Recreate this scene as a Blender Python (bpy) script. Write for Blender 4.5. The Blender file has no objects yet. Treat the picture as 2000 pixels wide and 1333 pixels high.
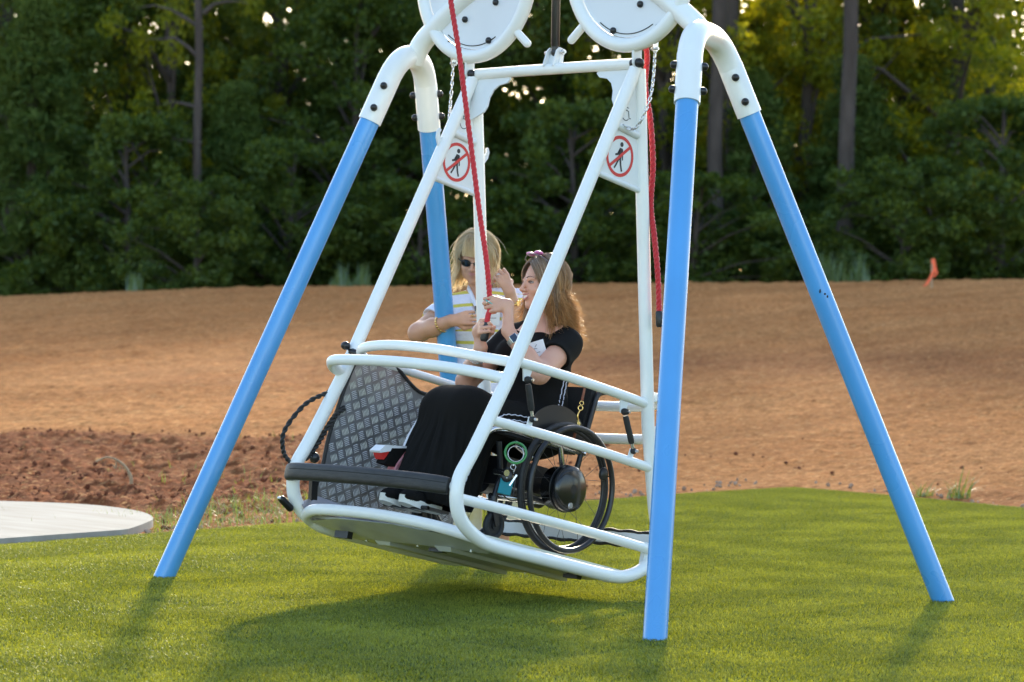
import bpy, bmesh, math, random
import numpy as np
from mathutils import Vector, Matrix

# ------------------------------------------------------------------ scene, camera, light
S = bpy.context.scene
C = S.collection
rng = np.random.default_rng(7)
random.seed(7)

CAM = Vector((7.913, -8.638, 1.231))
YAW, PITCH, ROLL = -0.754401549, -0.011882408, 0.016744379
def cam_axes():
    f = Vector((math.sin(YAW)*math.cos(PITCH), math.cos(YAW)*math.cos(PITCH), math.sin(PITCH)))
    r = Vector((math.cos(YAW), -math.sin(YAW), 0)); u = r.cross(f)
    c, s = math.cos(ROLL), math.sin(ROLL)
    return c*r + s*u, -s*r + c*u, f
_r, _u, _f = cam_axes()
cd = bpy.data.cameras.new('camera'); cam = bpy.data.objects.new('camera', cd); C.objects.link(cam)
M = Matrix.Identity(4)
for i in range(3):
    M[i][0] = _r[i]; M[i][1] = _u[i]; M[i][2] = -_f[i]; M[i][3] = CAM[i]
cam.matrix_world = M
cd.sensor_width = 36; cd.lens = 93.66; cd.clip_start = .1; cd.clip_end = 2000
cd.dof.use_dof = True; cd.dof.focus_distance = 10.9; cd.dof.aperture_fstop = 4.2; cd.dof.aperture_blades = 8
S.camera = cam

SUN_AZ = math.radians(-38.5)      # direction towards the sun, clockwise from +Y
SUN_EL = math.radians(20)
w = bpy.data.worlds.new('World'); S.world = w; w.use_nodes = True
nt = w.node_tree; nt.nodes.clear()
sky = nt.nodes.new('ShaderNodeTexSky'); sky.sky_type = 'NISHITA'; sky.sun_disc = False
sky.sun_elevation = SUN_EL; sky.sun_rotation = SUN_AZ; sky.air_density = 1.0; sky.dust_density = 1.1; sky.ozone_density = 1.0
bg = nt.nodes.new('ShaderNodeBackground'); bg.inputs[1].default_value = 0.15
wo = nt.nodes.new('ShaderNodeOutputWorld')
nt.links.new(sky.outputs[0], bg.inputs[0]); nt.links.new(bg.outputs[0], wo.inputs[0])
sd = bpy.data.lights.new('sun', 'SUN'); sd.energy = 2.1; sd.angle = math.radians(3.2); sd.color = (1.0, .86, .62)
so = bpy.data.objects.new('sun', sd); C.objects.link(so)
sv = Vector((math.sin(SUN_AZ)*math.cos(SUN_EL), math.cos(SUN_AZ)*math.cos(SUN_EL), math.sin(SUN_EL)))
so.rotation_euler = sv.to_track_quat('Z', 'Y').to_euler(); so.location = (0, 0, 30)
S.view_settings.view_transform = 'Standard'; S.view_settings.look = 'None'
S.view_settings.exposure = 1.75; S.view_settings.gamma = 1; S.view_settings.use_curve_mapping = False
S.render.engine = 'CYCLES'
S.cycles.max_bounces = 8; S.cycles.transparent_max_bounces = 12; S.cycles.sample_clamp_indirect = 6

# ------------------------------------------------------------------ helpers
def V(*a): return np.array(a, float)
class MB:
    """collects shapes and links them as one mesh object"""
    def __init__(s): s.v = []; s.f = []; s.sm = []
    def add(s, vs, fs, smooth=True):
        n = len(s.v); s.v.extend([tuple(map(float, p)) for p in vs])
        for f in fs: s.f.append(tuple(i+n for i in f)); s.sm.append(smooth)
    def box(s, c, d, R=None, smooth=False):
        c = np.array(c, float); h = np.array(d, float)/2; R = np.eye(3) if R is None else R
        vs = [c + R@(h*np.array(q)) for q in ((-1,-1,-1),(1,-1,-1),(1,1,-1),(-1,1,-1),(-1,-1,1),(1,-1,1),(1,1,1),(-1,1,1))]
        s.add(vs, [(0,3,2,1),(4,5,6,7),(0,1,5,4),(1,2,6,5),(2,3,7,6),(3,0,4,7)], smooth)
    def tube(s, path, r, n=14, cap=True, closed=False, flat=None):
        P = [np.array(p, float) for p in path]; m = len(P)
        rr = r if hasattr(r, '__len__') else [r]*m
        T = []
        for i in range(m):
            a = P[(i-1) % m] if (closed or i > 0) else P[i]; b = P[(i+1) % m] if (closed or i < m-1) else P[i]
            t = b-a; T.append(t/(np.linalg.norm(t)+1e-12))
        up = np.array([0,0,1.]) if abs(T[0][2]) < .9 else np.array([1.,0,0])
        N = np.cross(T[0], up); N /= np.linalg.norm(N)
        vs = []
        for i in range(m):
            N = N - T[i]*(N@T[i]); N /= (np.linalg.norm(N)+1e-12); B = np.cross(T[i], N)
            for k in range(n):
                a = 2*math.pi*k/n
                vs.append(P[i] + rr[i]*(math.cos(a)*N + (flat or 1)*math.sin(a)*B))
        fs = []
        for i in range(m if closed else m-1):
            j = (i+1) % m
            for k in range(n):
                l = (k+1) % n; fs.append((i*n+k, i*n+l, j*n+l, j*n+k))
        s.add(vs, fs, True)
        if cap and not closed:
            s.add([vs[k] for k in range(n)], [tuple(range(n-1, -1, -1))], False)
            s.add([vs[(m-1)*n+k] for k in range(n)], [tuple(range(n))], False)
    def cyl(s, a, b, r, r2=None, n=16):
        s.tube([a, b], [r, r if r2 is None else r2], n)
    def capsule(s, a, b, r, n=14):
        a = np.array(a, float); b = np.array(b, float); d = (b-a)/np.linalg.norm(b-a); P = []; R = []
        for k in range(5): t = math.pi/2*(k/5); P.append(a - d*r*math.cos(t)); R.append(max(r*math.sin(t), r*.05))
        P.append(a); R.append(r); P.append(b); R.append(r)
        for k in range(4, -1, -1): t = math.pi/2*(k/5); P.append(b + d*r*math.cos(t)); R.append(max(r*math.sin(t), r*.05))
        s.tube(P, R, n)
    def dome(s, c, ax, r, h, n=14):
        """rounded plastic bolt cap"""
        c = np.array(c, float); ax = np.array(ax, float)/np.linalg.norm(ax); P = [c, c+ax*h*.45]; R = [r, r]
        for k in range(1, 6): t = math.pi/2*k/5; P.append(c+ax*(h*.45+h*.55*math.sin(t))); R.append(max(r*math.cos(t), r*.06))
        s.tube(P, R, n)
    def ball(s, c, r, n=14, R=None):
        c = np.array(c, float); r = np.array(r if hasattr(r, '__len__') else (r,)*3, float); R = np.eye(3) if R is None else R
        vs = [c + R@(r*V(0,0,1))]; m = n//2
        for i in range(1, m):
            t = math.pi*i/m
            for k in range(n):
                a = 2*math.pi*k/n; vs.append(c + R@(r*V(math.sin(t)*math.cos(a), math.sin(t)*math.sin(a), math.cos(t))))
        vs.append(c - R@(r*V(0,0,1))); fs = []
        for k in range(n): fs.append((0, 1+k, 1+(k+1) % n))
        for i in range(m-2):
            for k in range(n): a = 1+i*n; fs.append((a+k, a+n+k, a+n+(k+1) % n, a+(k+1) % n))
        a = 1+(m-2)*n
        for k in range(n): fs.append((a+k, len(vs)-1, a+(k+1) % n))
        s.add(vs, fs, True)
    def prism(s, poly, d, off=(0,0,0), smooth=False):
        """poly: list of 3D points (planar outline), extruded by vector d"""
        n = len(poly); P = [np.array(p, float)+np.array(off) for p in poly]; d = np.array(d, float)
        s.add(P + [p+d for p in P], [tuple(range(n-1, -1, -1)), tuple(range(n, 2*n))], False)
        s.add(P + [p+d for p in P], [(i, (i+1) % n, n+(i+1) % n, n+i) for i in range(n)], smooth)
    def torus(s, c, r, t, ax=(1,0,0), n=48, m=12, sc=(1,1)):
        ax = np.array(ax, float)/np.linalg.norm(ax); u = np.cross(ax, (0,0,1.)) if abs(ax[2]) < .9 else V(1,0,0); u /= np.linalg.norm(u); v_ = np.cross(ax, u)
        s.tube([np.array(c)+r*(sc[0]*math.cos(2*math.pi*k/n)*u + sc[1]*math.sin(2*math.pi*k/n)*v_) for k in range(n)], t, m, closed=True)
    def build(s, name, m, parent=None, off=(0,0,0), kind=None, mesh_only=False):
        me = bpy.data.meshes.new(name); o3 = np.array(off, float)
        me.from_pydata([tuple(np.array(p)-o3) for p in s.v], [], s.f); me.polygons.foreach_set('use_smooth', s.sm); me.update()
        bm = bmesh.new(); bm.from_mesh(me); bmesh.ops.recalc_face_normals(bm, faces=bm.faces); bm.to_mesh(me); bm.free()
        me.materials.append(m)
        if mesh_only: return me
        o = bpy.data.objects.new(name, me); C.objects.link(o)
        if parent is not None: o.parent = parent
        if kind: o['kind'] = kind
        return o
def fast_mesh(name, v, f, m, parent=None, kind=None, smooth=False):
    v = np.asarray(v, np.float32); f = np.asarray(f, np.int32); k = f.shape[1]
    me = bpy.data.meshes.new(name); me.vertices.add(len(v)); me.vertices.foreach_set('co', v.ravel())
    me.loops.add(f.size); me.loops.foreach_set('vertex_index', f.ravel()); me.polygons.add(len(f))
    me.polygons.foreach_set('loop_start', np.arange(0, f.size, k, dtype=np.int32)); me.polygons.foreach_set('loop_total', np.full(len(f), k, np.int32))
    me.polygons.foreach_set('use_smooth', np.full(len(f), smooth)); me.update(calc_edges=True); me.validate()
    if m is not None: me.materials.append(m)
    o = bpy.data.objects.new(name, me); C.objects.link(o)
    if parent is not None: o.parent = parent
    if kind: o['kind'] = kind
    return o
def empty(name, label, cat, loc=(0,0,0), group=None, mat4=None):
    o = bpy.data.objects.new(name, None); C.objects.link(o); o.empty_display_size = .1
    if mat4 is not None: o.matrix_world = mat4
    else: o.location = loc
    o['label'] = label; o['category'] = cat
    if group: o['group'] = group
    return o
def tag(o, label, cat, group=None):
    o['label'] = label; o['category'] = cat
    if group: o['group'] = group
    return o
def piece(mesh, name, parent, loc=(0,0,0), rot=None):
    o = bpy.data.objects.new(name, mesh); C.objects.link(o); o.parent = parent; o.location = loc
    if rot is not None: o.rotation_euler = rot
    return o
def fillet(pts, r, n=7):
    P = [np.array(p, float) for p in pts]; out = [P[0]]
    for i in range(1, len(P)-1):
        a, b, c = P[i-1], P[i], P[i+1]; l1 = np.linalg.norm(a-b); l2 = np.linalg.norm(c-b)
        rr = min(r if not hasattr(r, '__len__') else r[i-1], l1*.49, l2*.49)
        p0 = b+(a-b)/l1*rr; p2 = b+(c-b)/l2*rr
        for k in range(n+1):
            t = k/n; out.append((1-t)**2*p0+2*t*(1-t)*b+t*t*p2)
    out.append(P[-1]); return out
def spline(pts, n=8, closed=False):
    P = [np.array(p, float) for p in pts]; m = len(P); out = []
    for i in range(m if closed else m-1):
        if closed: p0, p1, p2, p3 = P[(i-1) % m], P[i], P[(i+1) % m], P[(i+2) % m]
        else: p0, p1, p2, p3 = P[max(i-1, 0)], P[i], P[i+1], P[min(i+2, m-1)]
        for k in range(n):
            t = k/n; out.append(.5*((2*p1)+(-p0+p2)*t+(2*p0-5*p1+4*p2-p3)*t*t+(-p0+3*p1-3*p2+p3)*t**3))
    if not closed: out.append(P[-1])
    return out

# ------------------------------------------------------------------ materials
def mat(name, col, rough=.5, metal=0., var=0., vscale=8., col2=None, bump=0., bscale=60., coat=0., sheen=0., rvar=0., stretch=None, detail=4., spec=.5, sss=0., edge=.5, trans=0.):
    m = bpy.data.materials.new(name); m.use_nodes = True; t = m.node_tree; n = t.nodes; L = t.links
    b = n['Principled BSDF']; b.inputs['Base Color'].default_value = (*col, 1); b.inputs['Roughness'].default_value = rough
    b.inputs['Metallic'].default_value = metal; b.inputs['Coat Weight'].default_value = coat; b.inputs['Coat Roughness'].default_value = .12
    b.inputs['Sheen Weight'].default_value = sheen; b.inputs['Specular IOR Level'].default_value = spec; b.inputs['Subsurface Weight'].default_value = sss
    if sss: b.inputs['Subsurface Radius'].default_value = (.012, .005, .003); b.inputs['Subsurface Scale'].default_value = 1
    if trans: b.inputs['Transmission Weight'].default_value = trans
    tc = n.new('ShaderNodeTexCoord'); mp = n.new('ShaderNodeMapping'); L.new(tc.outputs['Object'], mp.inputs[0])
    if stretch: mp.inputs['Scale'].default_value = stretch
    if var or col2:
        nz = n.new('ShaderNodeTexNoise'); nz.inputs['Scale'].default_value = vscale; nz.inputs['Detail'].default_value = detail; L.new(mp.outputs[0], nz.inputs[0])
        c2 = col2 if col2 else tuple(max(0, c*(1-var)) for c in col); c1 = col if col2 else tuple(min(1, c*(1+var)) for c in col)
        rp = n.new('ShaderNodeValToRGB'); rp.color_ramp.elements[0].position = edge-.2; rp.color_ramp.elements[1].position = edge+.2
        rp.color_ramp.elements[0].color = (*c2, 1); rp.color_ramp.elements[1].color = (*c1, 1)
        L.new(nz.outputs[0], rp.inputs[0]); L.new(rp.outputs[0], b.inputs['Base Color'])
    if rvar:
        nr = n.new('ShaderNodeTexNoise'); nr.inputs['Scale'].default_value = vscale*2.3; L.new(mp.outputs[0], nr.inputs[0])
        mr = n.new('ShaderNodeMapRange'); mr.inputs[3].default_value = max(0.02, rough-rvar); mr.inputs[4].default_value = min(1, rough+rvar)
        L.new(nr.outputs[0], mr.inputs[0]); L.new(mr.outputs[0], b.inputs['Roughness'])
    if bump:
        nb = n.new('ShaderNodeTexNoise'); nb.inputs['Scale'].default_value = bscale; nb.inputs['Detail'].default_value = 5; L.new(mp.outputs[0], nb.inputs[0])
        bp = n.new('ShaderNodeBump'); bp.inputs['Strength'].default_value = bump; bp.inputs['Distance'].default_value = .004; L.new(nb.outputs[0], bp.inputs['Height']); L.new(bp.outputs[0], b.inputs['Normal'])
    return m
def leafmat(name, c1, c2, trans=.35, rough=.6, tcol=None, scale=1.5, gloss=.06, scales2=None):
    m = bpy.data.materials.new(name); m.use_nodes = True; t = m.node_tree; n = t.nodes; L = t.links; n.clear()
    out = n.new('ShaderNodeOutputMaterial'); tc = n.new('ShaderNodeTexCoord'); geo = n.new('ShaderNodeNewGeometry')
    nz = n.new('ShaderNodeTexNoise'); nz.inputs['Scale'].default_value = scale; nz.inputs['Detail'].default_value = 3; L.new(tc.outputs['Object'], nz.inputs[0])
    ad = n.new('ShaderNodeMath'); ad.operation = 'MULTIPLY_ADD'; L.new(geo.outputs['Random Per Island'], ad.inputs[0]); ad.inputs[1].default_value = .5; L.new(nz.outputs[0], ad.inputs[2])
    rp = n.new('ShaderNodeValToRGB'); rp.color_ramp.elements[0].position = .45; rp.color_ramp.elements[1].position = 1.0
    rp.color_ramp.elements[0].color = (*c1, 1); rp.color_ramp.elements[1].color = (*c2, 1); L.new(ad.outputs[0], rp.inputs[0])
    df = n.new('ShaderNodeBsdfDiffuse'); tr = n.new('ShaderNodeBsdfTranslucent'); gl = n.new('ShaderNodeBsdfGlossy'); gl.inputs['Roughness'].default_value = rough*.6
    gl.inputs['Color'].default_value = (.9, .95, 1, 1)
    L.new(rp.outputs[0], df.inputs[0])
    mx = n.new('ShaderNodeMix'); mx.data_type = 'RGBA'; mx.blend_type = 'MULTIPLY'; mx.inputs[0].default_value = 1; L.new(rp.outputs[0], mx.inputs[6]); mx.inputs[7].default_value = (*(tcol or (1.6, 1.5, .6)), 1)
    L.new(mx.outputs[2], tr.inputs[0])
    a = n.new('ShaderNodeMixShader'); a.inputs[0].default_value = trans; L.new(df.outputs[0], a.inputs[1]); L.new(tr.outputs[0], a.inputs[2])
    bq = n.new('ShaderNodeMixShader'); bq.inputs[0].default_value = gloss; L.new(a.outputs[0], bq.inputs[1]); L.new(gl.outputs[0], bq.inputs[2]); L.new(bq.outputs[0], out.inputs[0])
    return m

WHITE = mat('white powder coat', (.84, .845, .82), .32, var=.03, vscale=5, rvar=.08, coat=.25, bump=.02, bscale=220)
WHITEP = mat('white painted plate', (.74, .76, .76), .4, var=.04, vscale=9, rvar=.08, coat=.1)
BLUE = mat('sky blue powder coat', (.080, .33, .71), .3, var=.07, vscale=2.5, rvar=.1, coat=.3, bump=.02, bscale=160)
BLACKP = mat('black plastic', (.012, .012, .013), .38, rvar=.1, vscale=30)
RUBBER = mat('black rubber', (.018, .017, .017), .62, var=.3, vscale=40, bump=.3, bscale=150)
PADM = mat('worn dark rubber padding', (.035, .033, .032), .55, col2=(.02, .019, .019), vscale=18, bump=.25, bscale=90, rvar=.12, stretch=(1, 1, 4))
STEEL = mat('galvanised steel', (.62, .62, .62), .28, 1, var=.2, vscale=30, rvar=.1)
ALU = mat('brushed aluminium', (.72, .72, .72), .3, 1, var=.12, vscale=25, rvar=.12)
TREAD = mat('scuffed aluminium tread plate', (.42, .42, .435), .34, .65, col2=(.25, .25, .26), vscale=7, rvar=.14, bump=.15, bscale=60)
TREADB = mat('bright tread bars', (.92, .92, .94), .3, .4, var=.1, vscale=30, rvar=.08)
REDR = mat('red braided rope', (.55, .012, .02), .6, var=.15, vscale=120, bump=.4, bscale=250, sheen=.3)
REDP = mat('red print', (.62, .03, .025), .45)
BLKPR = mat('black print', (.02, .02, .022), .5)
DARKC = mat('dark slot', (.01, .012, .012), .8)
UNDER = mat('grey painted steel underside', (.60, .62, .56), .34, .2, var=.12, vscale=5, rvar=.1)
# ------------------------------------------------------------------ ground
FW = V(math.sin(YAW), math.cos(YAW)); RT = V(math.cos(YAW), -math.sin(YAW)); C2 = V(CAM.x, CAM.y)
def ts(x, y):
    dx, dy = x-C2[0], y-C2[1]; return dx*FW[0]+dy*FW[1], dx*RT[0]+dy*RT[1]
def xy(t, s): return C2[0]+t*FW[0]+s*RT[0], C2[1]+t*FW[1]+s*RT[1]
def sstep(a, b, x): k = np.clip((x-a)/(b-a), 0, 1); return k*k*(3-2*k)
_perm = rng.permutation(4096)
def vnoise(x, y, seed=0):
    xi = np.floor(x).astype(int); yi = np.floor(y).astype(int); fx = x-xi; fy = y-yi; fx = fx*fx*(3-2*fx); fy = fy*fy*(3-2*fy)
    h = lambda a, b: _perm[(_perm[(a+seed*17) & 4095]+b) & 4095]/4095.
    return (h(xi, yi)*(1-fx)+h(xi+1, yi)*fx)*(1-fy)+(h(xi, yi+1)*(1-fx)+h(xi+1, yi+1)*fx)*fy-.5
def fbm(x, y, o=4, seed=0, g=.5):
    r = 0; a = 1
    for i in range(o): r = r+a*vnoise(x*2**i+i*13.7, y*2**i-i*7.1, seed+i); a *= g
    return r
def turf_dist(x, y):
    d1 = (-3.08-.0726*(y+.66))-x; d2 = y-(6.55-.196*(x+3.6))
    return np.maximum(d1, d2)                      # >0 outside the turf
PADP = [(-2.66, -1.05), (-2.78, -.5), (-3.1, .08), (-3.45, .55), (-3.75, .86), (-4.2, 1.1), (-4.75, 1.15), (-5.3, .85), (-6.2, .1), (-7.6, -1.3), (-7.0, -3.0), (-5.0, -3.2), (-3.2, -2.3)]
def pad_dist(x, y):
    d = np.full(np.shape(x), 1e9); ins = np.zeros(np.shape(x), bool); j = len(PADP)-1
    for i in range(len(PADP)):
        ax, ay = PADP[i]; bx, by = PADP[j]; t = np.clip(((x-ax)*(bx-ax)+(y-ay)*(by-ay))/((bx-ax)**2+(by-ay)**2), 0, 1)
        d = np.minimum(d, np.hypot(x-ax-t*(bx-ax), y-ay-t*(by-ay))); ins ^= ((ay > y) != (by > y)) & (x < (bx-ax)*(y-ay)/(by-ay+1e-12)+ax); j = i
    return np.where(ins, -d, d)
def ground_z(x, y):
    t, s = ts(x, y); d = turf_dist(x, y)
    crest = 1.66+.026*s-.0010*np.minimum(s+2, 0)**2*3
    z = crest*sstep(17, 47, t)**1.0*.98+crest*.02
    z = z*sstep(15.5, 20, t)
    z = z-sstep(47, 62, t)*.35
    z = np.where(t < 15.5, 0, z)
    out = sstep(.05, .6, d)
    left = sstep(1.0, -1.5, s)
    churn = sstep(.3, 1.2, d)*sstep(22.6, 21.6, t+fbm(s*.6, s*0+3, 3)*1.2)*left
    mid = sstep(.1, .8, d)*sstep(19.5, 17.5, t)*(1-left)*.35
    b = fbm(x*1.7, y*1.7, 5, 1, .62)
    rough = (np.abs(fbm(x*4.2, y*4.2, 5, 5, .7))*.065+b*.035)
    z = z+churn*(rough+.015)+mid*rough*.6+out*fbm(x*4, y*4, 5, 9, .68)*.026*(1+sstep(20, 40, t))+out*fbm(x*.25, y*.25, 2, 12)*.05
    z = z-(1-out)*.02-sstep(.02, -.15, d)*.03
    pk = sstep(.02, .45, pad_dist(x, y)); z = z*pk-.012*(1-pk)
    return z
def dirt_sheet():
    na, nr = 420, 470
    ang = np.concatenate([np.linspace(-1.3, -.26, 24)[:-1], np.linspace(-.26, .26, na), np.linspace(.26, 1.3, 24)[1:]])
    r = np.concatenate([np.linspace(1, 13, 8)[:-1], np.linspace(13, 27, 300)[:-1], np.geomspace(27, 52, 110)[:-1], np.geomspace(52, 900, 40)])
    A, Rr = np.meshgrid(ang, r); t = Rr*np.cos(A); s = Rr*np.sin(A); X, Y = xy(t, s); Z = ground_z(X, Y)
    v = np.stack([X, Y, Z], -1).reshape(-1, 3); n = len(ang); i = np.arange(len(r)-1)[:, None]*n+np.arange(n-1)[None]
    f = np.stack([i, i+1, i+n+1, i+n], -1).reshape(-1, 4)
    return v, f
def dirtmat():
    m = bpy.data.materials.new('red clay soil'); m.use_nodes = True; t = m.node_tree; n = t.nodes; L = t.links; b = n['Principled BSDF']
    b.inputs['Roughness'].default_value = 1; b.inputs['Specular IOR Level'].default_value = .05
    geo = n.new('ShaderNodeNewGeometry')
    def noise(sc, det=5, st=None, rough=.6):
        nz = n.new('ShaderNodeTexNoise'); nz.inputs['Scale'].default_value = sc; nz.inputs['Detail'].default_value = det; nz.inputs['Roughness'].default_value = rough
        if st:
            mp = n.new('ShaderNodeMapping'); mp.inputs['Rotation'].default_value = (0, 0, YAW); mp.inputs['Scale'].default_value = st; L.new(geo.outputs['Position'], mp.inputs[0]); L.new(mp.outputs[0], nz.inputs[0])
        else: L.new(geo.outputs['Position'], nz.inputs[0])
        return nz.outputs[0]
    def ramp(x, a, c, p0=.35, p1=.65):
        r = n.new('ShaderNodeValToRGB'); r.color_ramp.elements[0].position = p0; r.color_ramp.elements[1].position = p1
        r.color_ramp.elements[0].color = (*a, 1); r.color_ramp.elements[1].color = (*c, 1); L.new(x, r.inputs[0]); return r.outputs[0]
    def mix(f, a, c, mode='MIX'):
        x = n.new('ShaderNodeMix'); x.data_type = 'RGBA'; x.blend_type = mode
        if isinstance(f, float): x.inputs[0].default_value = f
        else: L.new(f, x.inputs[0])
        L.new(a, x.inputs[6])
        if isinstance(c, tuple): x.inputs[7].default_value = (*c, 1)
        else: L.new(c, x.inputs[7])
        return x.outputs[2]
    base = ramp(noise(9, 6), (.39, .145, .042), (.54, .240, .082))
    pale = ramp(noise(.5, 5, (1, .22, 1), .7), (.57, .275, .105), (.42, .158, .048), .38, .66)
    c = mix(.55, base, pale)
    # churned red earth near the turf and a redder band upslope: attribute painted per vertex
    at = n.new('ShaderNodeAttribute'); at.attribute_name = 'churn'
    red = ramp(noise(14, 6), (.14, .044, .020), (.33, .118, .052), .3, .7)
    c = mix(at.outputs['Fac'], c, red)
    # dry straw flecks lying on the soil
    fl = ramp(noise(30, 4, (1, .3, 1)), (0, 0, 0), (.7, .7, .7), .56, .70)
    c = mix(fl, c, (.80, .46, .20))
    dk = ramp(noise(22, 4, (1, .3, 1), .7), (.6, .6, .6), (0, 0, 0), .36, .46)
    c = mix(dk, c, (.26, .085, .028))
    st = ramp(noise(2.2, 7, (1, .10, 1), .75), (.74, .72, .70), (1.10, 1.09, 1.06), .32, .66); c = mix(1.0, c, st, 'MULTIPLY')
    gr = ramp(noise(26, 5, (1, .4, 1), .8), (.58, .56, .54), (1.25, 1.24, 1.22), .36, .62); c = mix(1.0, c, gr, 'MULTIPLY')
    L.new(c, b.inputs['Base Color'])
    bp = n.new('ShaderNodeBump'); bp.inputs['Strength'].default_value = .9; bp.inputs['Distance'].default_value = .03; L.new(noise(30, 7, None, .7), bp.inputs['Height']); L.new(bp.outputs[0], b.inputs['Normal'])
    return m
DIRT = dirtmat()
v, f = dirt_sheet()
dirt = fast_mesh('dirt_field', v, f, DIRT, kind='structure', smooth=True)
t_, s_ = ts(v[:, 0], v[:, 1]); d_ = turf_dist(v[:, 0], v[:, 1])
ch = sstep(.2, 1.0, d_)*sstep(22.8, 21.8, t_+fbm(s_*.6, s_*0+3, 3)*1.2)*sstep(1.5, -1.0, s_)
ch = np.maximum(ch, .5*sstep(19, 17.6, t_)*(d_ > 0))
ch = np.maximum(ch, .45*np.exp(-((t_-28-fbm(s_*.2, s_*0, 3)*3)/1.8)**2)*sstep(-6, 2, s_+fbm(s_*.5, t_*.3, 3)*4))  # redder band across the slope farther up, stronger to the right
ch = np.clip(ch+fbm(v[:, 0]*.8, v[:, 1]*.8, 4, 3)*.25*(ch > .02), 0, 1)
at = dirt.data.attributes.new('churn', 'FLOAT', 'POINT'); at.data.foreach_set('value', ch.astype(np.float32))

# soil clods thrown up in the churned strip and at the turf edge
def rock_cloud(name, pts, sizes, m, kind='stuff'):
    ico = bmesh.new(); bmesh.ops.create_icosphere(ico, subdivisions=1, radius=1); bv = np.array([q.co[:] for q in ico.verts]); bf = np.array([[q.index for q in fc.verts] for fc in ico.faces]); ico.free()
    n = len(pts); R = rng.normal(size=(n, 3, 3)); Q = np.linalg.qr(R)[0]
    disp = bv[None]*(1+rng.uniform(-.35, .35, (n, len(bv), 1)))*np.array([1, .8, .6])
    vv = np.einsum('nij,nkj->nki', Q, disp)*sizes[:, None, None]+pts[:, None]
    ff = bf[None]+(np.arange(n)*len(bv))[:, None, None]
    return fast_mesh(name, vv.reshape(-1, 3), ff.reshape(-1, 3), m, kind=kind)
CLOD = mat('clay clods', (.20, .07, .034), .95, col2=(.11, .035, .018), vscale=5, bump=.6, bscale=60, spec=.15)
P = []
N = 16000
t = rng.uniform(13.5, 22.5, N); s = rng.uniform(-7, 5, N); X, Y = xy(t, s); d = turf_dist(X, Y)
keep = (d > .25)*((s < 0.5+rng.normal(0, .6, N)) | (rng.random(N) < .10)); X, Y, t, s = X[keep], Y[keep], t[keep], s[keep]
clumpy = (fbm(X*1.2, Y*1.2, 3, 21) > -.12) & (pad_dist(X, Y) > .06); X, Y, t = X[clumpy], Y[clumpy], t[clumpy]
sz = .004+.020*rng.random(len(X))**5
clods = rock_cloud('soil_clods', np.stack([X, Y, ground_z(X, Y)+sz*.3], 1), sz, CLOD)
tag(clods, 'reddish brown clods of broken earth along the churned strip', 'soil')
# small pale stones along the turf edge
N = 260; k = rng.random(N); ex = np.where(k < .55, 0, 1); yy = rng.uniform(-1, 6.4, N); xx = rng.uniform(-3.5, 3, N)
X = np.where(ex == 0, -3.12-.0726*(yy+.66)-rng.uniform(.03, .3, N), xx); Y = np.where(ex == 0, yy, 6.58-.196*(xx+3.6)+rng.uniform(.03, .22, N))
sz = .006+.02*rng.random(N)**2
STONE = mat('pale pebbles', (.44, .33, .24), .95, col2=(.26, .15, .09), vscale=3)
tag(rock_cloud('gravel', np.stack([X, Y, ground_z(X, Y)+sz*.4], 1), sz, STONE), 'pale pebbles scattered along the edge of the turf', 'gravel')

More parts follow.
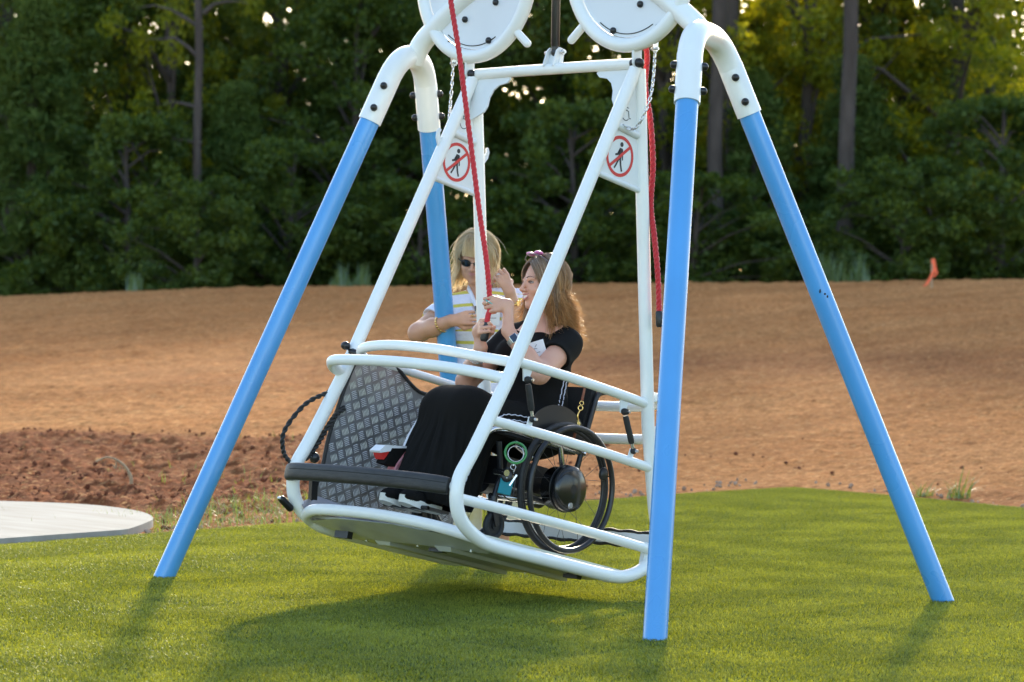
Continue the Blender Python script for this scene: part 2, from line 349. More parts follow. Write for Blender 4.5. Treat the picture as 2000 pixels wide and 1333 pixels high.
# turf
def turf_outline():
    return [(-3.08-.0726*(y+.66), y) for y in (-16, -8, -3, 0, 3, 5, 6.3)] + [(-3.5, 6.47), (-3.3, 6.5)] + [(x, 6.55-.196*(x+3.6)) for x in (-2.8, 0, 3, 8, 16)] + [(16, -16)]
TURFB = mat('turf backing', (.05, .08, .016), 1, spec=.02, var=.3, vscale=30, bump=.5, bscale=200)
b = MB(); b.prism([(x, y, -.03) for x, y in turf_outline()], (0, 0, .03)); b.build('turf', TURFB, kind='structure')
GRASSB = leafmat('artificial grass blades', (.068, .110, .016), (.325, .375, .062), trans=.42, rough=.6, tcol=(1.66, 1.33, .3), scale=.9, gloss=.03)
def turf_blades():
    n = 8500; L = .62; x = rng.uniform(-L/2, L/2, n); y = rng.uniform(-L/2, L/2, n); a = rng.uniform(0, 2*math.pi, n)
    h = rng.uniform(.006, .0135, n); lean = rng.uniform(.2, 1.3, n)*h; wd = rng.uniform(.0024, .0038, n)/2
    dx, dy = np.cos(a), np.sin(a); px, py = -dy, dx
    # blades lean mostly the same way: pile direction
    lx, ly = dx*lean+.002, dy*lean-.0015
    z0 = np.zeros(n)
    v0 = np.stack([x-px*wd, y-py*wd, z0], 1); v1 = np.stack([x+px*wd, y+py*wd, z0], 1)
    v2 = np.stack([x+lx*.45+px*wd*.8, y+ly*.45+py*wd*.8, h*.62], 1); v3 = np.stack([x+lx*.45-px*wd*.8, y+ly*.45-py*wd*.8, h*.62], 1)
    v4 = np.stack([x+lx, y+ly, h], 1)
    v = np.stack([v0, v1, v2, v3, v4], 1).reshape(-1, 3); i = (np.arange(n)*5)[:, None]
    tri = np.concatenate([i+[0, 1, 2], i+[0, 2, 3], i+[3, 2, 4]]).reshape(-1, 3)
    o = fast_mesh('turf_grass', v, tri, GRASSB, kind='stuff')
    tag(o, 'short bright green artificial grass covering the play surface', 'grass')
    # cells of the visible play surface, the patch instanced on each
    cells = []
    for gx in np.arange(-4, 13, .5):
        for gy in np.arange(-11, 7.2, .5):
            t, s = ts(gx, gy)
            if t < 5.5 or abs(s) > 2.2+t*.26: continue
            if turf_dist(gx, gy) > -.24: continue
            cells.append((gx+random.uniform(-.05, .05), gy+random.uniform(-.05, .05), 0))
    # extra cells hugging the edges
    for gy in np.arange(-3, 6.4, .25): cells.append((-3.08-.0726*(gy+.66)+.28, gy, 0))
    for gx in np.arange(-3.3, 10, .25): cells.append((gx, 6.55-.196*(gx+3.6)-.30, 0))
    ng = bpy.data.node_groups.new('turf_scatter', 'GeometryNodeTree')
    ng.interface.new_socket('Geometry', in_out='INPUT', socket_type='NodeSocketGeometry'); ng.interface.new_socket('Geometry', in_out='OUTPUT', socket_type='NodeSocketGeometry')
    N_ = ng.nodes; gi = N_.new('NodeGroupInput'); go = N_.new('NodeGroupOutput')
    return o, cells, ng, gi, go
turf_obj, turf_cells, ng, gi, go = turf_blades()
# points carrier: the cell centres are loose vertices of the same mesh, told apart by an attribute
me = turf_obj.data; nv = len(me.vertices); me.vertices.add(len(turf_cells))
for k, c in enumerate(turf_cells): me.vertices[nv+k].co = c
at = me.attributes.new('cell', 'BOOLEAN', 'POINT'); vals = np.zeros(nv+len(turf_cells), bool); vals[nv:] = True; at.data.foreach_set('value', vals)
N_ = ng.nodes; L_ = ng.links
na = N_.new('GeometryNodeInputNamedAttribute'); na.data_type = 'BOOLEAN'; na.inputs[0].default_value = 'cell'
sp = N_.new('GeometryNodeSeparateGeometry'); sp.domain = 'POINT'; L_.new(gi.outputs[0], sp.inputs[0]); L_.new(na.outputs[0], sp.inputs[1])
m2p = N_.new('GeometryNodeMeshToPoints'); L_.new(sp.outputs[0], m2p.inputs[0])
iop = N_.new('GeometryNodeInstanceOnPoints'); L_.new(m2p.outputs[0], iop.inputs['Points']); L_.new(sp.outputs[1], iop.inputs['Instance'])
rv = N_.new('FunctionNodeRandomValue'); rv.data_type = 'INT'
iin = [q for q in rv.inputs if q.type == 'INT' and q.enabled]
rv.inputs[4].default_value = 0; rv.inputs[5].default_value = 3
mu = N_.new('ShaderNodeMath'); mu.operation = 'MULTIPLY'; mu.inputs[1].default_value = math.pi/2; L_.new(rv.outputs[2], mu.inputs[0])
cx = N_.new('ShaderNodeCombineXYZ'); L_.new(mu.outputs[0], cx.inputs[2]); L_.new(cx.outputs[0], iop.inputs['Rotation']); L_.new(iop.outputs[0], go.inputs[0])
md = turf_obj.modifiers.new('scatter', 'NODES'); md.node_group = ng

# pale edging strip round the turf
EDGE = mat('weathered concrete edging', (.34, .25, .17), .95, col2=(.22, .13, .08), vscale=4, bump=.4, bscale=60)
pts = [(-3.08-.0726*(y+.66)-.02, y) for y in (-16, -8, -3, 0, 3, 6.4)] + [(-3.56, 6.53), (-3.4, 6.54)]+[(x, 6.57-.196*(x+3.6)) for x in (-3.0, 0, 4, 10, 16)]
b = MB(); P3 = spline([(x, y, 0) for x, y in pts], 6)
vs = []
for i, p in enumerate(P3):
    q = P3[min(i+1, len(P3)-1)]-P3[max(i-1, 0)]; q /= np.linalg.norm(q); nn = V(-q[1], q[0], 0)
    for o_, z in ((-.0, -.06), (-.0, .005), (.032, .004), (.032, -.06)): vs.append(p+nn*o_+V(0, 0, z))
b.add(vs, [(4*i+k, 4*i+(k+1) % 4, 4*i+4+(k+1) % 4, 4*i+4+k) for i in range(len(P3)-1) for k in range(4)], False)
b.build('kerb_strip', EDGE, kind='structure')

# concrete pad at the left
CONC = mat('pale broom finished concrete', (.36, .345, .31), .95, col2=(.28, .26, .225), vscale=1.6, bump=.25, bscale=120, stretch=(1, 5, 1))
out = spline([(-2.66, -1.05), (-2.78, -.5), (-3.1, .08), (-3.45, .55), (-3.75, .86), (-4.2, 1.1), (-4.75, 1.15), (-5.3, .85), (-6.2, .1), (-7.6, -1.3), (-7.0, -3.0), (-5.0, -3.2), (-3.2, -2.3)], 8, closed=True)
out = [q for q in out if turf_dist(q[0], q[1]) > -10]
out = [(min(q[0], -3.115-.0726*(q[1]+.66)-.03) if False else q[0], q[1]) for q in out]
clip = []
for x, y in out:
    lim = -3.08-.0726*(y+.66)-.07
    clip.append((min(x, lim), y))
b = MB(); b.prism([(x, y, -.08) for x, y in clip], (0, 0, .112)); pad = b.build('concrete_path', CONC, kind='structure')
bv = pad.modifiers.new('bev', 'BEVEL'); bv.width = .012; bv.segments = 2; bv.limit_method = 'ANGLE'; bv.angle_limit = math.radians(50)

# weeds, straw and grass tufts at the turf edge
WEED = leafmat('fresh weed blades', (.10, .16, .03), (.24, .30, .07), trans=.35, tcol=(1.5, 1.4, .4), scale=2)
STRAW = leafmat('dry straw', (.30, .21, .09), (.50, .38, .20), trans=.15, tcol=(1.2, 1.1, .7), scale=2)
def blades(name, P, h, spread, wd, m, parent=None, kind='stuff', seg=3):
    n = len(P); a = rng.uniform(0, 2*math.pi, n); d = np.stack([np.cos(a), np.sin(a), a*0], 1); p = np.stack([-np.sin(a), np.cos(a), a*0], 1)
    vs = []
    for k in range(seg+1):
        q = k/seg; pos = P+d*(spread*q**1.6)[:, None]+np.array([0, 0, 1])*(h*(q-.35*q*q*(spread > h)))[:, None]; ww = (wd*(1-q*.92)/2)[:, None]
        vs += [pos-p*ww, pos+p*ww]
    v = np.stack(vs, 1).reshape(-1, 3); i = (np.arange(n)*2*(seg+1))[:, None]
    f = np.concatenate([i+[2*k, 2*k+1, 2*k+3, 2*k+2] for k in range(seg)])
    return fast_mesh(name, v, f, m, parent, kind)
def scatter(t0, t1, s0, s1, n, cond=None):
    t = rng.uniform(t0, t1, n); s = rng.uniform(s0, s1, n); X, Y = xy(t, s); k = turf_dist(X, Y) > .08
    if cond is not None: k &= cond(X, Y)
    X, Y = X[k], Y[k]; return np.stack([X, Y, ground_z(X, Y)], 1)
nearedge = lambda X, Y: (turf_dist(X, Y) < .15+1.15*np.clip(.5+1.6*fbm(X*.8, Y*.8, 3, 31)+.25*(Y < 2.6), 0, 1))*(Y < 3.8)
P1 = scatter(12.5, 17, -4, 0.3, 26000, nearedge); P1 = P1[~((P1[:, 0] < -3.0)*(P1[:, 1] < .75)*(P1[:, 0] > -8)*(P1[:, 1] < .2+(-3-P1[:, 0])*.9))]
k = rng.random(len(P1)) < .62
tag(blades('straw_litter', P1[~k], rng.uniform(.004, .04, (~k).sum()), rng.uniform(.03, .12, (~k).sum()), rng.uniform(.003, .006, (~k).sum()), STRAW), 'dry straw and dead grass lying between the concrete pad and the turf', 'straw')
tag(blades('weeds', P1[k], rng.uniform(.02, .085, k.sum()), rng.uniform(.02, .08, k.sum()), rng.uniform(.003, .007, k.sum()), WEED), 'low green weeds growing along the left edge of the turf', 'weeds')
Pf = scatter(14, 22, -4.5, -.6, 900, lambda X, Y: (turf_dist(X, Y) > .6)*(fbm(X*.9, Y*.9, 2, 41) > .22))
tag(blades('grass_sprouts', Pf, rng.uniform(.03, .08, len(Pf)), rng.uniform(.02, .07, len(Pf)), rng.uniform(.004, .008, len(Pf)), WEED), 'scattered grass sprouts coming up through the red churned soil', 'weeds')
def tuft(x, y, n, h, label):
    P = np.tile([x, y, float(ground_z(np.array([x]), np.array([y]))[0])], (n, 1))+rng.normal(0, .035, (n, 3))*[1, 1, 0]
    o = blades('grass_tuft', P, rng.uniform(.4, 1, n)*h, rng.uniform(.3, 1.1, n)*h, rng.uniform(.008, .014, n), WEED, kind=None, seg=4); tag(o, label, 'grass tuft', 'grass tufts at the back edge of the turf'); return o
tuft(-2.15, 6.50, 46, .22, 'spiky yellow green grass tuft beside the far blue leg, right edge')
tuft(-2.42, 6.47, 26, .12, 'low flat grass tuft just left of the spiky one behind the turf')
# dead curved root sticking out of the churned soil
ROOT = mat('dry root bark', (.33, .24, .14), .9, var=.3, vscale=20)
b = MB(); x0, y0 = xy(17.3, -2.46)
def rp(ds, h): x, y = xy(17.3, -2.46+ds); return (x, y, float(ground_z(np.array([x0]), np.array([y0]))[0])+h)
b.tube(spline([rp(.0, -.02), rp(0.0, .06), rp(-.03, .13), rp(-.09, .18), rp(-.16, .20), rp(-.23, .17)], 6), [.012]*10+[.009]*10+[.006]*11, 8)
b.tube(spline([rp(-.10, .185), rp(-.10, .13), rp(-.12, .15)], 5), .005, 6)
tag(b.build('dead_root', ROOT), 'dry curved root poking out of the churned red soil left of the swing', 'root')

# orange survey stake
WOODS = mat('stake wood', (.42, .30, .18), .8, var=.2, vscale=14)
ORANGE = mat('fluorescent orange ribbon', (.95, .13, .035), .5, trans=0)
x0, y0 = xy(41.5, 6.52); z0 = float(ground_z(np.array([x0]), np.array([y0]))[0])
st = empty('survey_stake', 'orange ribbon tied to a short wooden survey stake at the top of the dirt slope', 'stake', (x0, y0, z0))
b = MB(); b.box((0, 0, .2), (.03, .012, .46)); b.build('stake', WOODS, st)
b = MB()
def rb(pts, wd):
    P = [np.array([RT[0]*a, RT[1]*a, z])-np.array([FW[0], FW[1], 0])*.02*(1+i*.3) for i, (a, z) in enumerate(pts)]
    vs = []; 
    for i, p in enumerate(P): q = wd*(1-.3*(i/len(P))); vs += [p-np.array([RT[0], RT[1], 0])*q/2, p+np.array([RT[0], RT[1], .2])*q/2]
    b.add(vs, [(2*i, 2*i+1, 2*i+3, 2*i+2) for i in range(len(P)-1)], True)
rb([(.01, .44), (.03, .36), (.035, .28), (.0, .2), (-.04, .12), (-.09, .04), (-.13, .01)], .055); rb([(.0, .40), (.05, .30), (.07, .22), (.03, .16)], .04)
b.build('ribbon', ORANGE, st)

# ------------------------------------------------------------------ woodland
BARK = mat('pine bark', (.085, .066, .055), .95, col2=(.045, .034, .027), vscale=6, stretch=(1, 1, .25), bump=.8, bscale=14)
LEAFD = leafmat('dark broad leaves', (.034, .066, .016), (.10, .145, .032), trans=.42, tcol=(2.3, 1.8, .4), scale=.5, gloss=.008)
LEAFY = leafmat('backlit yellow leaves', (.095, .137, .017), (.245, .265, .028), trans=.60, tcol=(2.3, 1.85, .33), scale=.5, gloss=.008)  # leaf colour brightened towards yellow to carry the sun shining through
LEAFP = leafmat('pine needles', (.038, .070, .016), (.095, .135, .030), trans=.2, tcol=(1.6, 1.5, .5), scale=.7, gloss=.006)
def leaf_cloud(centres, radii, per, size, flat=.75, asp=.62):
    n = len(centres); c = np.repeat(centres, per, 0); r = np.repeat(radii, per); N = len(c)
    d = rng.normal(size=(N, 3)); d /= np.linalg.norm(d, axis=1)[:, None]; rad = r*rng.random(N)**.45
    p = c+d*rad[:, None]*[1, 1, flat]
    a = rng.normal(size=(N, 3)); a[:, 2] -= .35; a /= np.linalg.norm(a, axis=1)[:, None]; q = np.cross(a, rng.normal(size=(N, 3))); q /= np.linalg.norm(q, axis=1)[:, None]
    L = (size*rng.uniform(.6, 1.3, N))[:, None]; W = L*asp/2
    v = np.stack([p-a*L/2, p+q*W, p+a*L/2, p-q*W], 1).reshape(-1, 3); f = np.arange(N*4).reshape(-1, 4)
    return v, f
def crown_points(h0, h1, R, n, shape='round', lob=.35):
    z = rng.uniform(0, 1, n); a = rng.uniform(0, 2*math.pi, n)
    if shape == 'cone': rr = R*(1-z)**.85*(.35+.65*np.sqrt(rng.random(n)))
    else: rr = R*np.sqrt(np.clip(1-(2*z-1)**2*.85, 0, 1))*np.sqrt(rng.random(n))
    rr = rr*(1+lob*np.sin(3*a+z*5)*.6)
    return np.stack([rr*np.cos(a), rr*np.sin(a), h0+z*(h1-h0)], 1)
def tree_meshes(kind, h, R, nclump, per, size, base=.12):
    """returns (trunk mesh, crown mesh) with z from 0 to h"""
    b = MB(); lean = rng.normal(0, .03*h, 2)
    tp = [V(lean[0]*(k/6)**2, lean[1]*(k/6)**2, h*.95*k/6) for k in range(7)]; r0 = .018*h+.03
    b.tube(tp, [r0*(1-.85*k/6) for k in range(7)], 10)
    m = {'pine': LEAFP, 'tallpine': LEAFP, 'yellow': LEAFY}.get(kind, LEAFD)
    if kind == 'pine': C_ = crown_points(h*base, h, R, nclump, 'cone'); rad = rng.uniform(.16, .30, nclump)*R*.9
    elif kind == 'tallpine': C_ = crown_points(h*.45, h, R, nclump); rad = rng.uniform(.25, .45, nclump)
    else: C_ = crown_points(h*base, h, R, nclump); rad = rng.uniform(.22, .42, nclump)*max(R*.55, .5)
    for k in range(min(nclump, 26)):
        e = C_[k]; z0 = max(h*.08, e[2]-.25*h*rng.random()-.1*h); s0 = V(lean[0]*(z0/h)**2, lean[1]*(z0/h)**2, z0); mid = (s0+e)/2+V(0, 0, .04*h)
        b.tube([s0, mid, e], [r0*.35, r0*.2, r0*.06], 6, cap=False)
    tm = b.build('trunk', BARK, mesh_only=True)
    v, f = leaf_cloud(C_, rad, per, size, asp=.16 if 'pine' in kind else .62)
    o = fast_mesh('crown', v, f, m); cm = o.data; bpy.data.objects.remove(o)
    return tm, cm
PROTO = {
 'broad1': tree_meshes('broad', 11, 3.2, 190, 150, .15), 'broad2': tree_meshes('broad', 9, 2.8, 170, 150, .14),
 'yellow': tree_meshes('yellow', 11, 3.0, 130, 120, .15), 'yellow2': tree_meshes('yellow', 9, 2.5, 105, 120, .14),
 'sapling': tree_meshes('pine', 5.0, 1.3, 150, 150, .20, .02), 'shrub': tree_meshes('broad', 2.6, 1.5, 90, 130, .10, .04),
 'shrub2': tree_meshes('broad', 3.6, 1.7, 110, 130, .11, .03),
}
def tree(kind, name, label, cat, t, px_s, hscale=1., wscale=1., group=None, rot=None):
    x, y = xy(t, px_s); z = float(ground_z(np.array([x]), np.array([y]))[0])-.15
    o = empty(name, label, cat, (x, y, z), group); o.rotation_euler = (0, 0, rng.uniform(0, 6.28) if rot is None else rot); o.scale = (wscale, wscale, hscale)
    tm, cm = PROTO[kind]; piece(tm, 'trunk', o); piece(cm, 'crown', o); return o
pxs = lambda px, t: (px-1000)/5203.6*t        # lateral offset of an image column at a distance
G1 = 'trees of the woodland edge'
for k, (kd, px, t, hs, ws, nm, lb, ct) in enumerate([
 ('sapling', 60, 54, 1.28, 1.35, 'pine_sapling', 'tall fuzzy young pine at the far left of the woodland edge', 'pine tree'),
 ('shrub2', 250, 53, 1.05, 1.1, 'shrub', 'rounded green shrub catching light right of the young pine at far left', 'shrub'),
 ('sapling', 455, 55, .92, 1.1, 'pine_sapling', 'young pine between the far left shrub and the left blue leg', 'pine tree'),
 ('shrub', 380, 51, .9, 1.0, 'shrub', 'low bushy shrub standing by the dirt left of the left blue leg', 'shrub'),
 ('shrub2', 560, 53, .9, 1.0, 'shrub', 'dark shrub half behind the left blue leg', 'shrub'),
 ('broad2', 690, 57, .75, .9, 'broadleaf_tree', 'dark leafy tree seen between the left blue leg and the gondola frame', 'tree'),
 ('shrub2', 1120, 54, 1.1, 1.2, 'shrub', 'dark shrub behind the seated woman, between the two gondola legs', 'shrub'),
 ('sapling', 1470, 55, .95, 1.1, 'pine_sapling', 'young pine seen between the two right hand blue legs', 'pine tree'),
 ('sapling', 1660, 55, 1.0, 1.3, 'pine_sapling', 'young pine at the foot of the tall bare pine trunk on the right', 'pine tree'),
 ('shrub', 1760, 52, 1.0, 1.2, 'shrub', 'low shrub just left of the orange survey stake', 'shrub'),
 ('shrub2', 1950, 53, 1.1, 1.2, 'shrub', 'pale green shrub at the far right end of the woodland edge', 'shrub'),
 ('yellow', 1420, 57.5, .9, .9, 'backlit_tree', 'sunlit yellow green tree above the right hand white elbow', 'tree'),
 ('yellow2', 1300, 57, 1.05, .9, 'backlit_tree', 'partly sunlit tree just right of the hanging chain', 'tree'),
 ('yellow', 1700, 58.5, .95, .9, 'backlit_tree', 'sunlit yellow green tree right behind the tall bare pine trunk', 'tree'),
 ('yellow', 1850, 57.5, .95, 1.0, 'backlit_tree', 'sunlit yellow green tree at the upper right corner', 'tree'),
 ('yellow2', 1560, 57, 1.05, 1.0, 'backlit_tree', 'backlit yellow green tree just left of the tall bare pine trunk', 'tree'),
 ('broad1', 1760, 60, .9, .8, 'broadleaf_tree', 'dark leafy tree right of the tall bare pine trunk', 'tree'),
 ('broad1', 30, 60, 1.0, 1.0, 'broadleaf_tree', 'dark leafy tree filling the upper left corner', 'tree'),
 ('broad2', 240, 59, 1.05, 1.0, 'broadleaf_tree', 'dark leafy tree left of the branching pine at upper left', 'tree'),
 ('yellow2', 340, 57.5, 1.1, .8, 'backlit_tree', 'partly sunlit tree behind the branching pine at upper left', 'tree'),
 ('broad1', 560, 60, 1.0, 1.0, 'broadleaf_tree', 'dark leafy tree behind the top of the left blue leg', 'tree'),
 ('broad2', 820, 60, 1.1, 1.0, 'broadleaf_tree', 'dark leafy tree behind the left white elbow', 'tree'),
 ('broad1', 1080, 61, .95, 1.0, 'broadleaf_tree', 'dark leafy tree straight behind the black centre strut', 'tree'),
 ('shrub', 820, 53, .9, 1.3, 'shrub', 'dark shrub behind the blonde woman and the far blue leg', 'shrub'),
 ('shrub', 1350, 52, .9, 1.3, 'shrub', 'dark shrub right behind the near blue leg', 'shrub'),
 ('broad2', 1270, 60, 1.0, 1.0, 'broadleaf_tree', 'dark leafy tree behind the hanging chain of the gondola', 'tree')]):
    tree(kd, nm, lb, ct, t, pxs(px, t), hs, ws, G1)
# tall pines with bare trunks
for px, t, r, br, lb in ((1645, 53.2, .16, 0, 'tall bare pine trunk standing upper right, widest of the trunks'), (1392, 54.5, .16, 0, 'dim grey pine trunk between the two right hand blue legs'),
                     (1427, 55.5, .15, 0, 'dark pine trunk just right of the dim grey one'), (1680, 60, .06, 0, 'thin leaning trunk right of the widest bare pine trunk'),
                     (1930, 62, .17, 0, 'pine trunk near the upper right corner'), (387, 53, .085, 1, 'thin pine trunk with crooked dead branches at upper left'), (765, 60, .11, 0, 'slim pine trunk behind the left white elbow')):
    s0 = pxs(px, t); x, y = xy(t, s0); z = float(ground_z(np.array([x]), np.array([y]))[0])-.2
    o = empty('pine_tree', lb, 'pine tree', (x, y, z), 'tall pines in the woodland')
    b = MB(); hh = 13.5; ln = rng.normal(0, .15, 2); b.tube([V(ln[0]*k/8+rng.normal(0, .02), ln[1]*k/8, hh*k/8) for k in range(9)], [r*(1.1-.5*k/8) for k in range(9)], 14)
    if br:
        for zz, ds, rise in ((5.5, -1.3, .55), (5.0, -1.1, .45), (6.4, -1.5, .5), (6.9, 1.0, .2), (4.0, -.8, .15), (3.3, -.9, .1), (5.9, .9, .3)):
            q = [V(RT[0]*ds*k/4, RT[1]*ds*k/4, zz+rise*math.sin(k/4*2.2)+rng.normal(0, .03)) for k in range(5)]; b.tube(q, [.05*(1.1-k/4) for k in range(5)], 6, cap=False)
    b.build('trunk', BARK, o)
    C_ = crown_points(8.2, hh+1, 1.9, 46); v, f = leaf_cloud(C_, rng.uniform(.35, .6, 46), 60, .22, asp=.12); fast_mesh('crown', v, f, LEAFP, o)
# the mass of the wood behind, nobody could count its trees
def wood():
    V_, F_, n0 = [], [], 0
    cl = []; rd = []
    for t0, zmax, n in ((64, 9.5, 1400), (69, 11, 1250), (75, 12.5, 1250), (82, 13, 1800)):
        s = rng.uniform(-.38, .38, n)*t0; z = rng.uniform(-.2, 1, n)**1*(zmax)+fbm(s*.35, s*0+t0, 3, 51)*2
        keep = (fbm(s*.5, z*.5, 3, 52) > -.42)*(z < zmax*.62+fbm(s*.5, s*0+t0, 2, 53)*zmax*.7)
        keep |= rng.random(n) < .6
        keep &= ~((s > .02*t0) & (z > {64: 5.0, 69: 7.0, 75: 9.5, 82: 9.5}[t0]) & (rng.random(n) < .45))
        x, y = xy(t0+rng.uniform(-2.5, 2.5, n), s); z = z+1
        cl.append(np.stack([x, y, z], 1)[keep]); rd.append(rng.uniform(.55, 1.15, keep.sum()))
    c = np.concatenate(cl); r = np.concatenate(rd)
    v, f = leaf_cloud(c, r, 125, .23)
    return fast_mesh('woodland', v, f, LEAFD, kind='stuff')
tag(wood(), 'dense mass of dark green woodland behind the nearer trees', 'woodland')
def under():
    n = 720; s = rng.uniform(-.36, .36, n)*56; t = 55+rng.uniform(-3.2, 5, n); x, y = xy(t, s); z = ground_z(x, y)+rng.uniform(0, 1.7, n)*(.6+.6*fbm(s*.4, s*0, 2, 61))
    v, f = leaf_cloud(np.stack([x, y, z], 1), rng.uniform(.3, .6, n), 110, .13); return fast_mesh('undergrowth', v, f, LEAFD, kind='stuff')
tag(under(), 'dark tangled undergrowth along the foot of the woodland', 'undergrowth')
# tall weeds standing against the wood
PALEW = leafmat('pale tall weeds', (.05, .10, .03), (.12, .18, .06), trans=.3, tcol=(1.4, 1.4, .5), scale=1)
for px, t, n, hh, wd, lb in ((680, 46.5, 160, .34, .7, 'row of pale tall weeds at the top of the slope left of the gondola'), (1640, 46.5, 180, .38, .95, 'pale feathery weeds at the top of the slope right of the tallest blue leg'),
                             (262, 46, 70, .3, .2, 'small bright weed clump at the top of the slope, far left')):
    s = pxs(px, t)+rng.uniform(-wd, wd, n)/2; s = s+np.round(s*2.2)/2.2*.0; x, y = xy(np.full(n, t)+rng.uniform(-.3, .3, n), s); z = ground_z(x, y)
    hv = hh*np.clip(.35+1.1*np.abs(fbm(s*3, s*0, 2, 71))*2.2, .3, 1.5)*rng.uniform(.6, 1, n)
    tag(blades('tall_weeds', np.stack([x, y, z], 1), hv, hv*.25, rng.uniform(.015, .035, n), PALEW, kind='stuff', seg=4), lb, 'weeds')
# ------------------------------------------------------------------ swing frame
def u3(a): a = np.array(a, float); return a/np.linalg.norm(a)
FEET = {'A': V(-1.414, -.974, 0), 'B': V(-1.475, 1.02, 0), 'C': V(1.476, -.978, 0), 'D': V(1.404, 1.038, 0)}
TOPS = {'A': V(-.900, -.232, 2.08), 'B': V(-.998, .248, 2.08), 'C': V(1.029, -.303, 2.08), 'D': V(.870, .304, 2.08)}
swing = empty('swing_frame', 'white topped swing frame on four sky blue legs, standing on the green turf', 'swing frame', (0, 0, 0))
for k in 'ABCD':
    d = u3(TOPS[k]-FEET[k]); b = MB(); b.tube([FEET[k]-d*.12, FEET[k]+d*.5, (FEET[k]+TOPS[k])/2, TOPS[k]+d*.1], .0465, 32)
    b.build('leg', BLUE, swing)
sc_ = bpy.data.objects['leg.003']
for a, h, r in ((-.006, .640, (.006, .003, .010)), (.010, .634, (.007, .003, .005)), (.018, .629, (.004, .003, .006))):
    c = FEET['D']*(1-h)+TOPS['D']*h+V(.7, -.714, .0)*.0452+V(.714, .7, 0)*a; b = MB(); b.ball(c, r, 8, rotm0(c) if False else None); b.build('scuff_mark', BLACKP, sc_)
def elbow(k1, k2, apex_x, z=2.415):
    d1 = u3(TOPS[k1]-FEET[k1]); d2 = u3(TOPS[k2]-FEET[k2]); e1 = TOPS[k1]+d1*(z-2.08)/d1[2]; e2 = TOPS[k2]+d2*(z-2.08)/d2[2]
    pass
    b = MB(); pth = fillet([TOPS[k1], e1, e2, TOPS[k2]], .155, 14); b.tube(pth, .0530, 32)
    # collars: slightly wider sleeves round the leg tops, with a visible seam
    for k, d in ((k1, d1), (k2, d2)):
        b.tube([TOPS[k]-d*.004, TOPS[k]+d*.215, TOPS[k]+d*.219], [.0538, .0538, .0528], 32)
    el = b.build('elbow', WHITE, swing)
    for k, d in ((k1, d1), (k2, d2)):
        ax = V(1, 0, 0)-d*d[0]; ax = u3(ax) if k in 'AD' else u3(np.cross(d, V(1, 0, 0)))
        ax = {'A': u3(np.cross(d, V(1, .9, 0))) , 'D': u3(np.cross(d, V(1, .9, 0)))}.get(k, u3(V(RT[0], RT[1], 0)-d*(RT[0]*d[0]+RT[1]*d[1])))
        for h in (.055, .165):
            for sg in (1, -1):
                c = TOPS[k]+d*h+ax*sg*.051; q = MB(); q.dome(c, ax*sg, .0165, .028); q.build('bolt_cap', BLACKP, el)
    return el
elbow('A', 'B', -.85, 2.388); elbow('C', 'D', .86, 2.388)
b = MB(); bp = spline([(-.86, 0, 2.37), (-.80, 0, 2.45), (-.70, 0, 2.525), (-.60, 0, 2.592), (-.48, 0, 2.66), (-.25, 0, 2.75), (0, 0, 2.78), (.25, 0, 2.75), (.48, 0, 2.66), (.62, 0, 2.578), (.72, 0, 2.508), (.82, 0, 2.43), (.87, 0, 2.37)], 6)
b.tube(bp, .047, 28); b.build('cross_beam', WHITE, swing)
RINGC = {-1: V(-.455, .0, 2.722), 1: V(.465, .0, 2.722)}
PLATE = mat('white laminate disc', (.74, .76, .80), .35, var=.03, vscale=4, rvar=.05)
for sg in (-1, 1):
    c = RINGC[sg]; b = MB(); b.torus(c+V(0, -.012, 0), 1, .0315, ax=(0, 1, 0), n=72, m=16, sc=(.335, .355)) ; rg = b.build('ring', WHITE, swing)
    b = MB(); n = 60; b.prism([c+V(.30*math.cos(2*math.pi*k/n), -.012, .322*math.sin(2*math.pi*k/n)) for k in range(n)], (0, .012, 0)); dsc = b.build('disc', PLATE, swing)
    for dx, dz in ((-.06, -.185), (-.162, -.29), (.09, -.288), (.13, -.12)):
        if sg > 0: dx = -dx
        q = MB(); q.dome(c+V(dx, -.013, dz), (0, -1, 0), .0145, .016); q.build('bolt_cap', BLACKP, dsc)
    # the slot under each disc
    q = MB(); q.tube([c+V(.285*math.cos(a), -.0135, .307*math.sin(a)) for a in np.linspace(-2.2, -1.1, 16) if True], .0022, 6); q.build('slot_shadow_gap', DARKC, dsc)
    b = MB(); ax_ = V(.66*-sg, 0, -.75); p0 = V(-.215*-sg*-1 if False else sg*.215, -.012, 2.478); b.capsule(p0, V(sg*.132, -.012, 2.408), .0185); b.build('stop_peg', WHITE, swing)
    b = MB(); x = sg*.497; b.prism([(x-.005, -.028, 2.375), (x-.005, .028, 2.375), (x-.005, .026, 2.29), (x-.005, .015, 2.268), (x-.005, -.015, 2.268), (x-.005, -.026, 2.29)], (.010, 0, 0)); b.build('pivot_plate', WHITEP, swing)
    b = MB(); b.dome((x+.006, 0, 2.29), (1, 0, 0), .0205, .03); b.build('bolt_cap', BLACKP, swing)
    b = MB(); b.dome((x-.006, 0, 2.29), (-1, 0, 0), .0205, .03); b.build('bolt_cap', BLACKP, swing)
    b = MB(); x = sg*.597; b.prism([(x-.004, -.02, 2.385), (x-.004, .02, 2.385), (x-.004, .014, 2.335), (x-.004, -.014, 2.335)], (.008, 0, 0)); b.cyl((x-.02, 0, 2.345), (x+.02, 0, 2.345), .006, n=8); b.build('chain_lug', STEEL, swing)

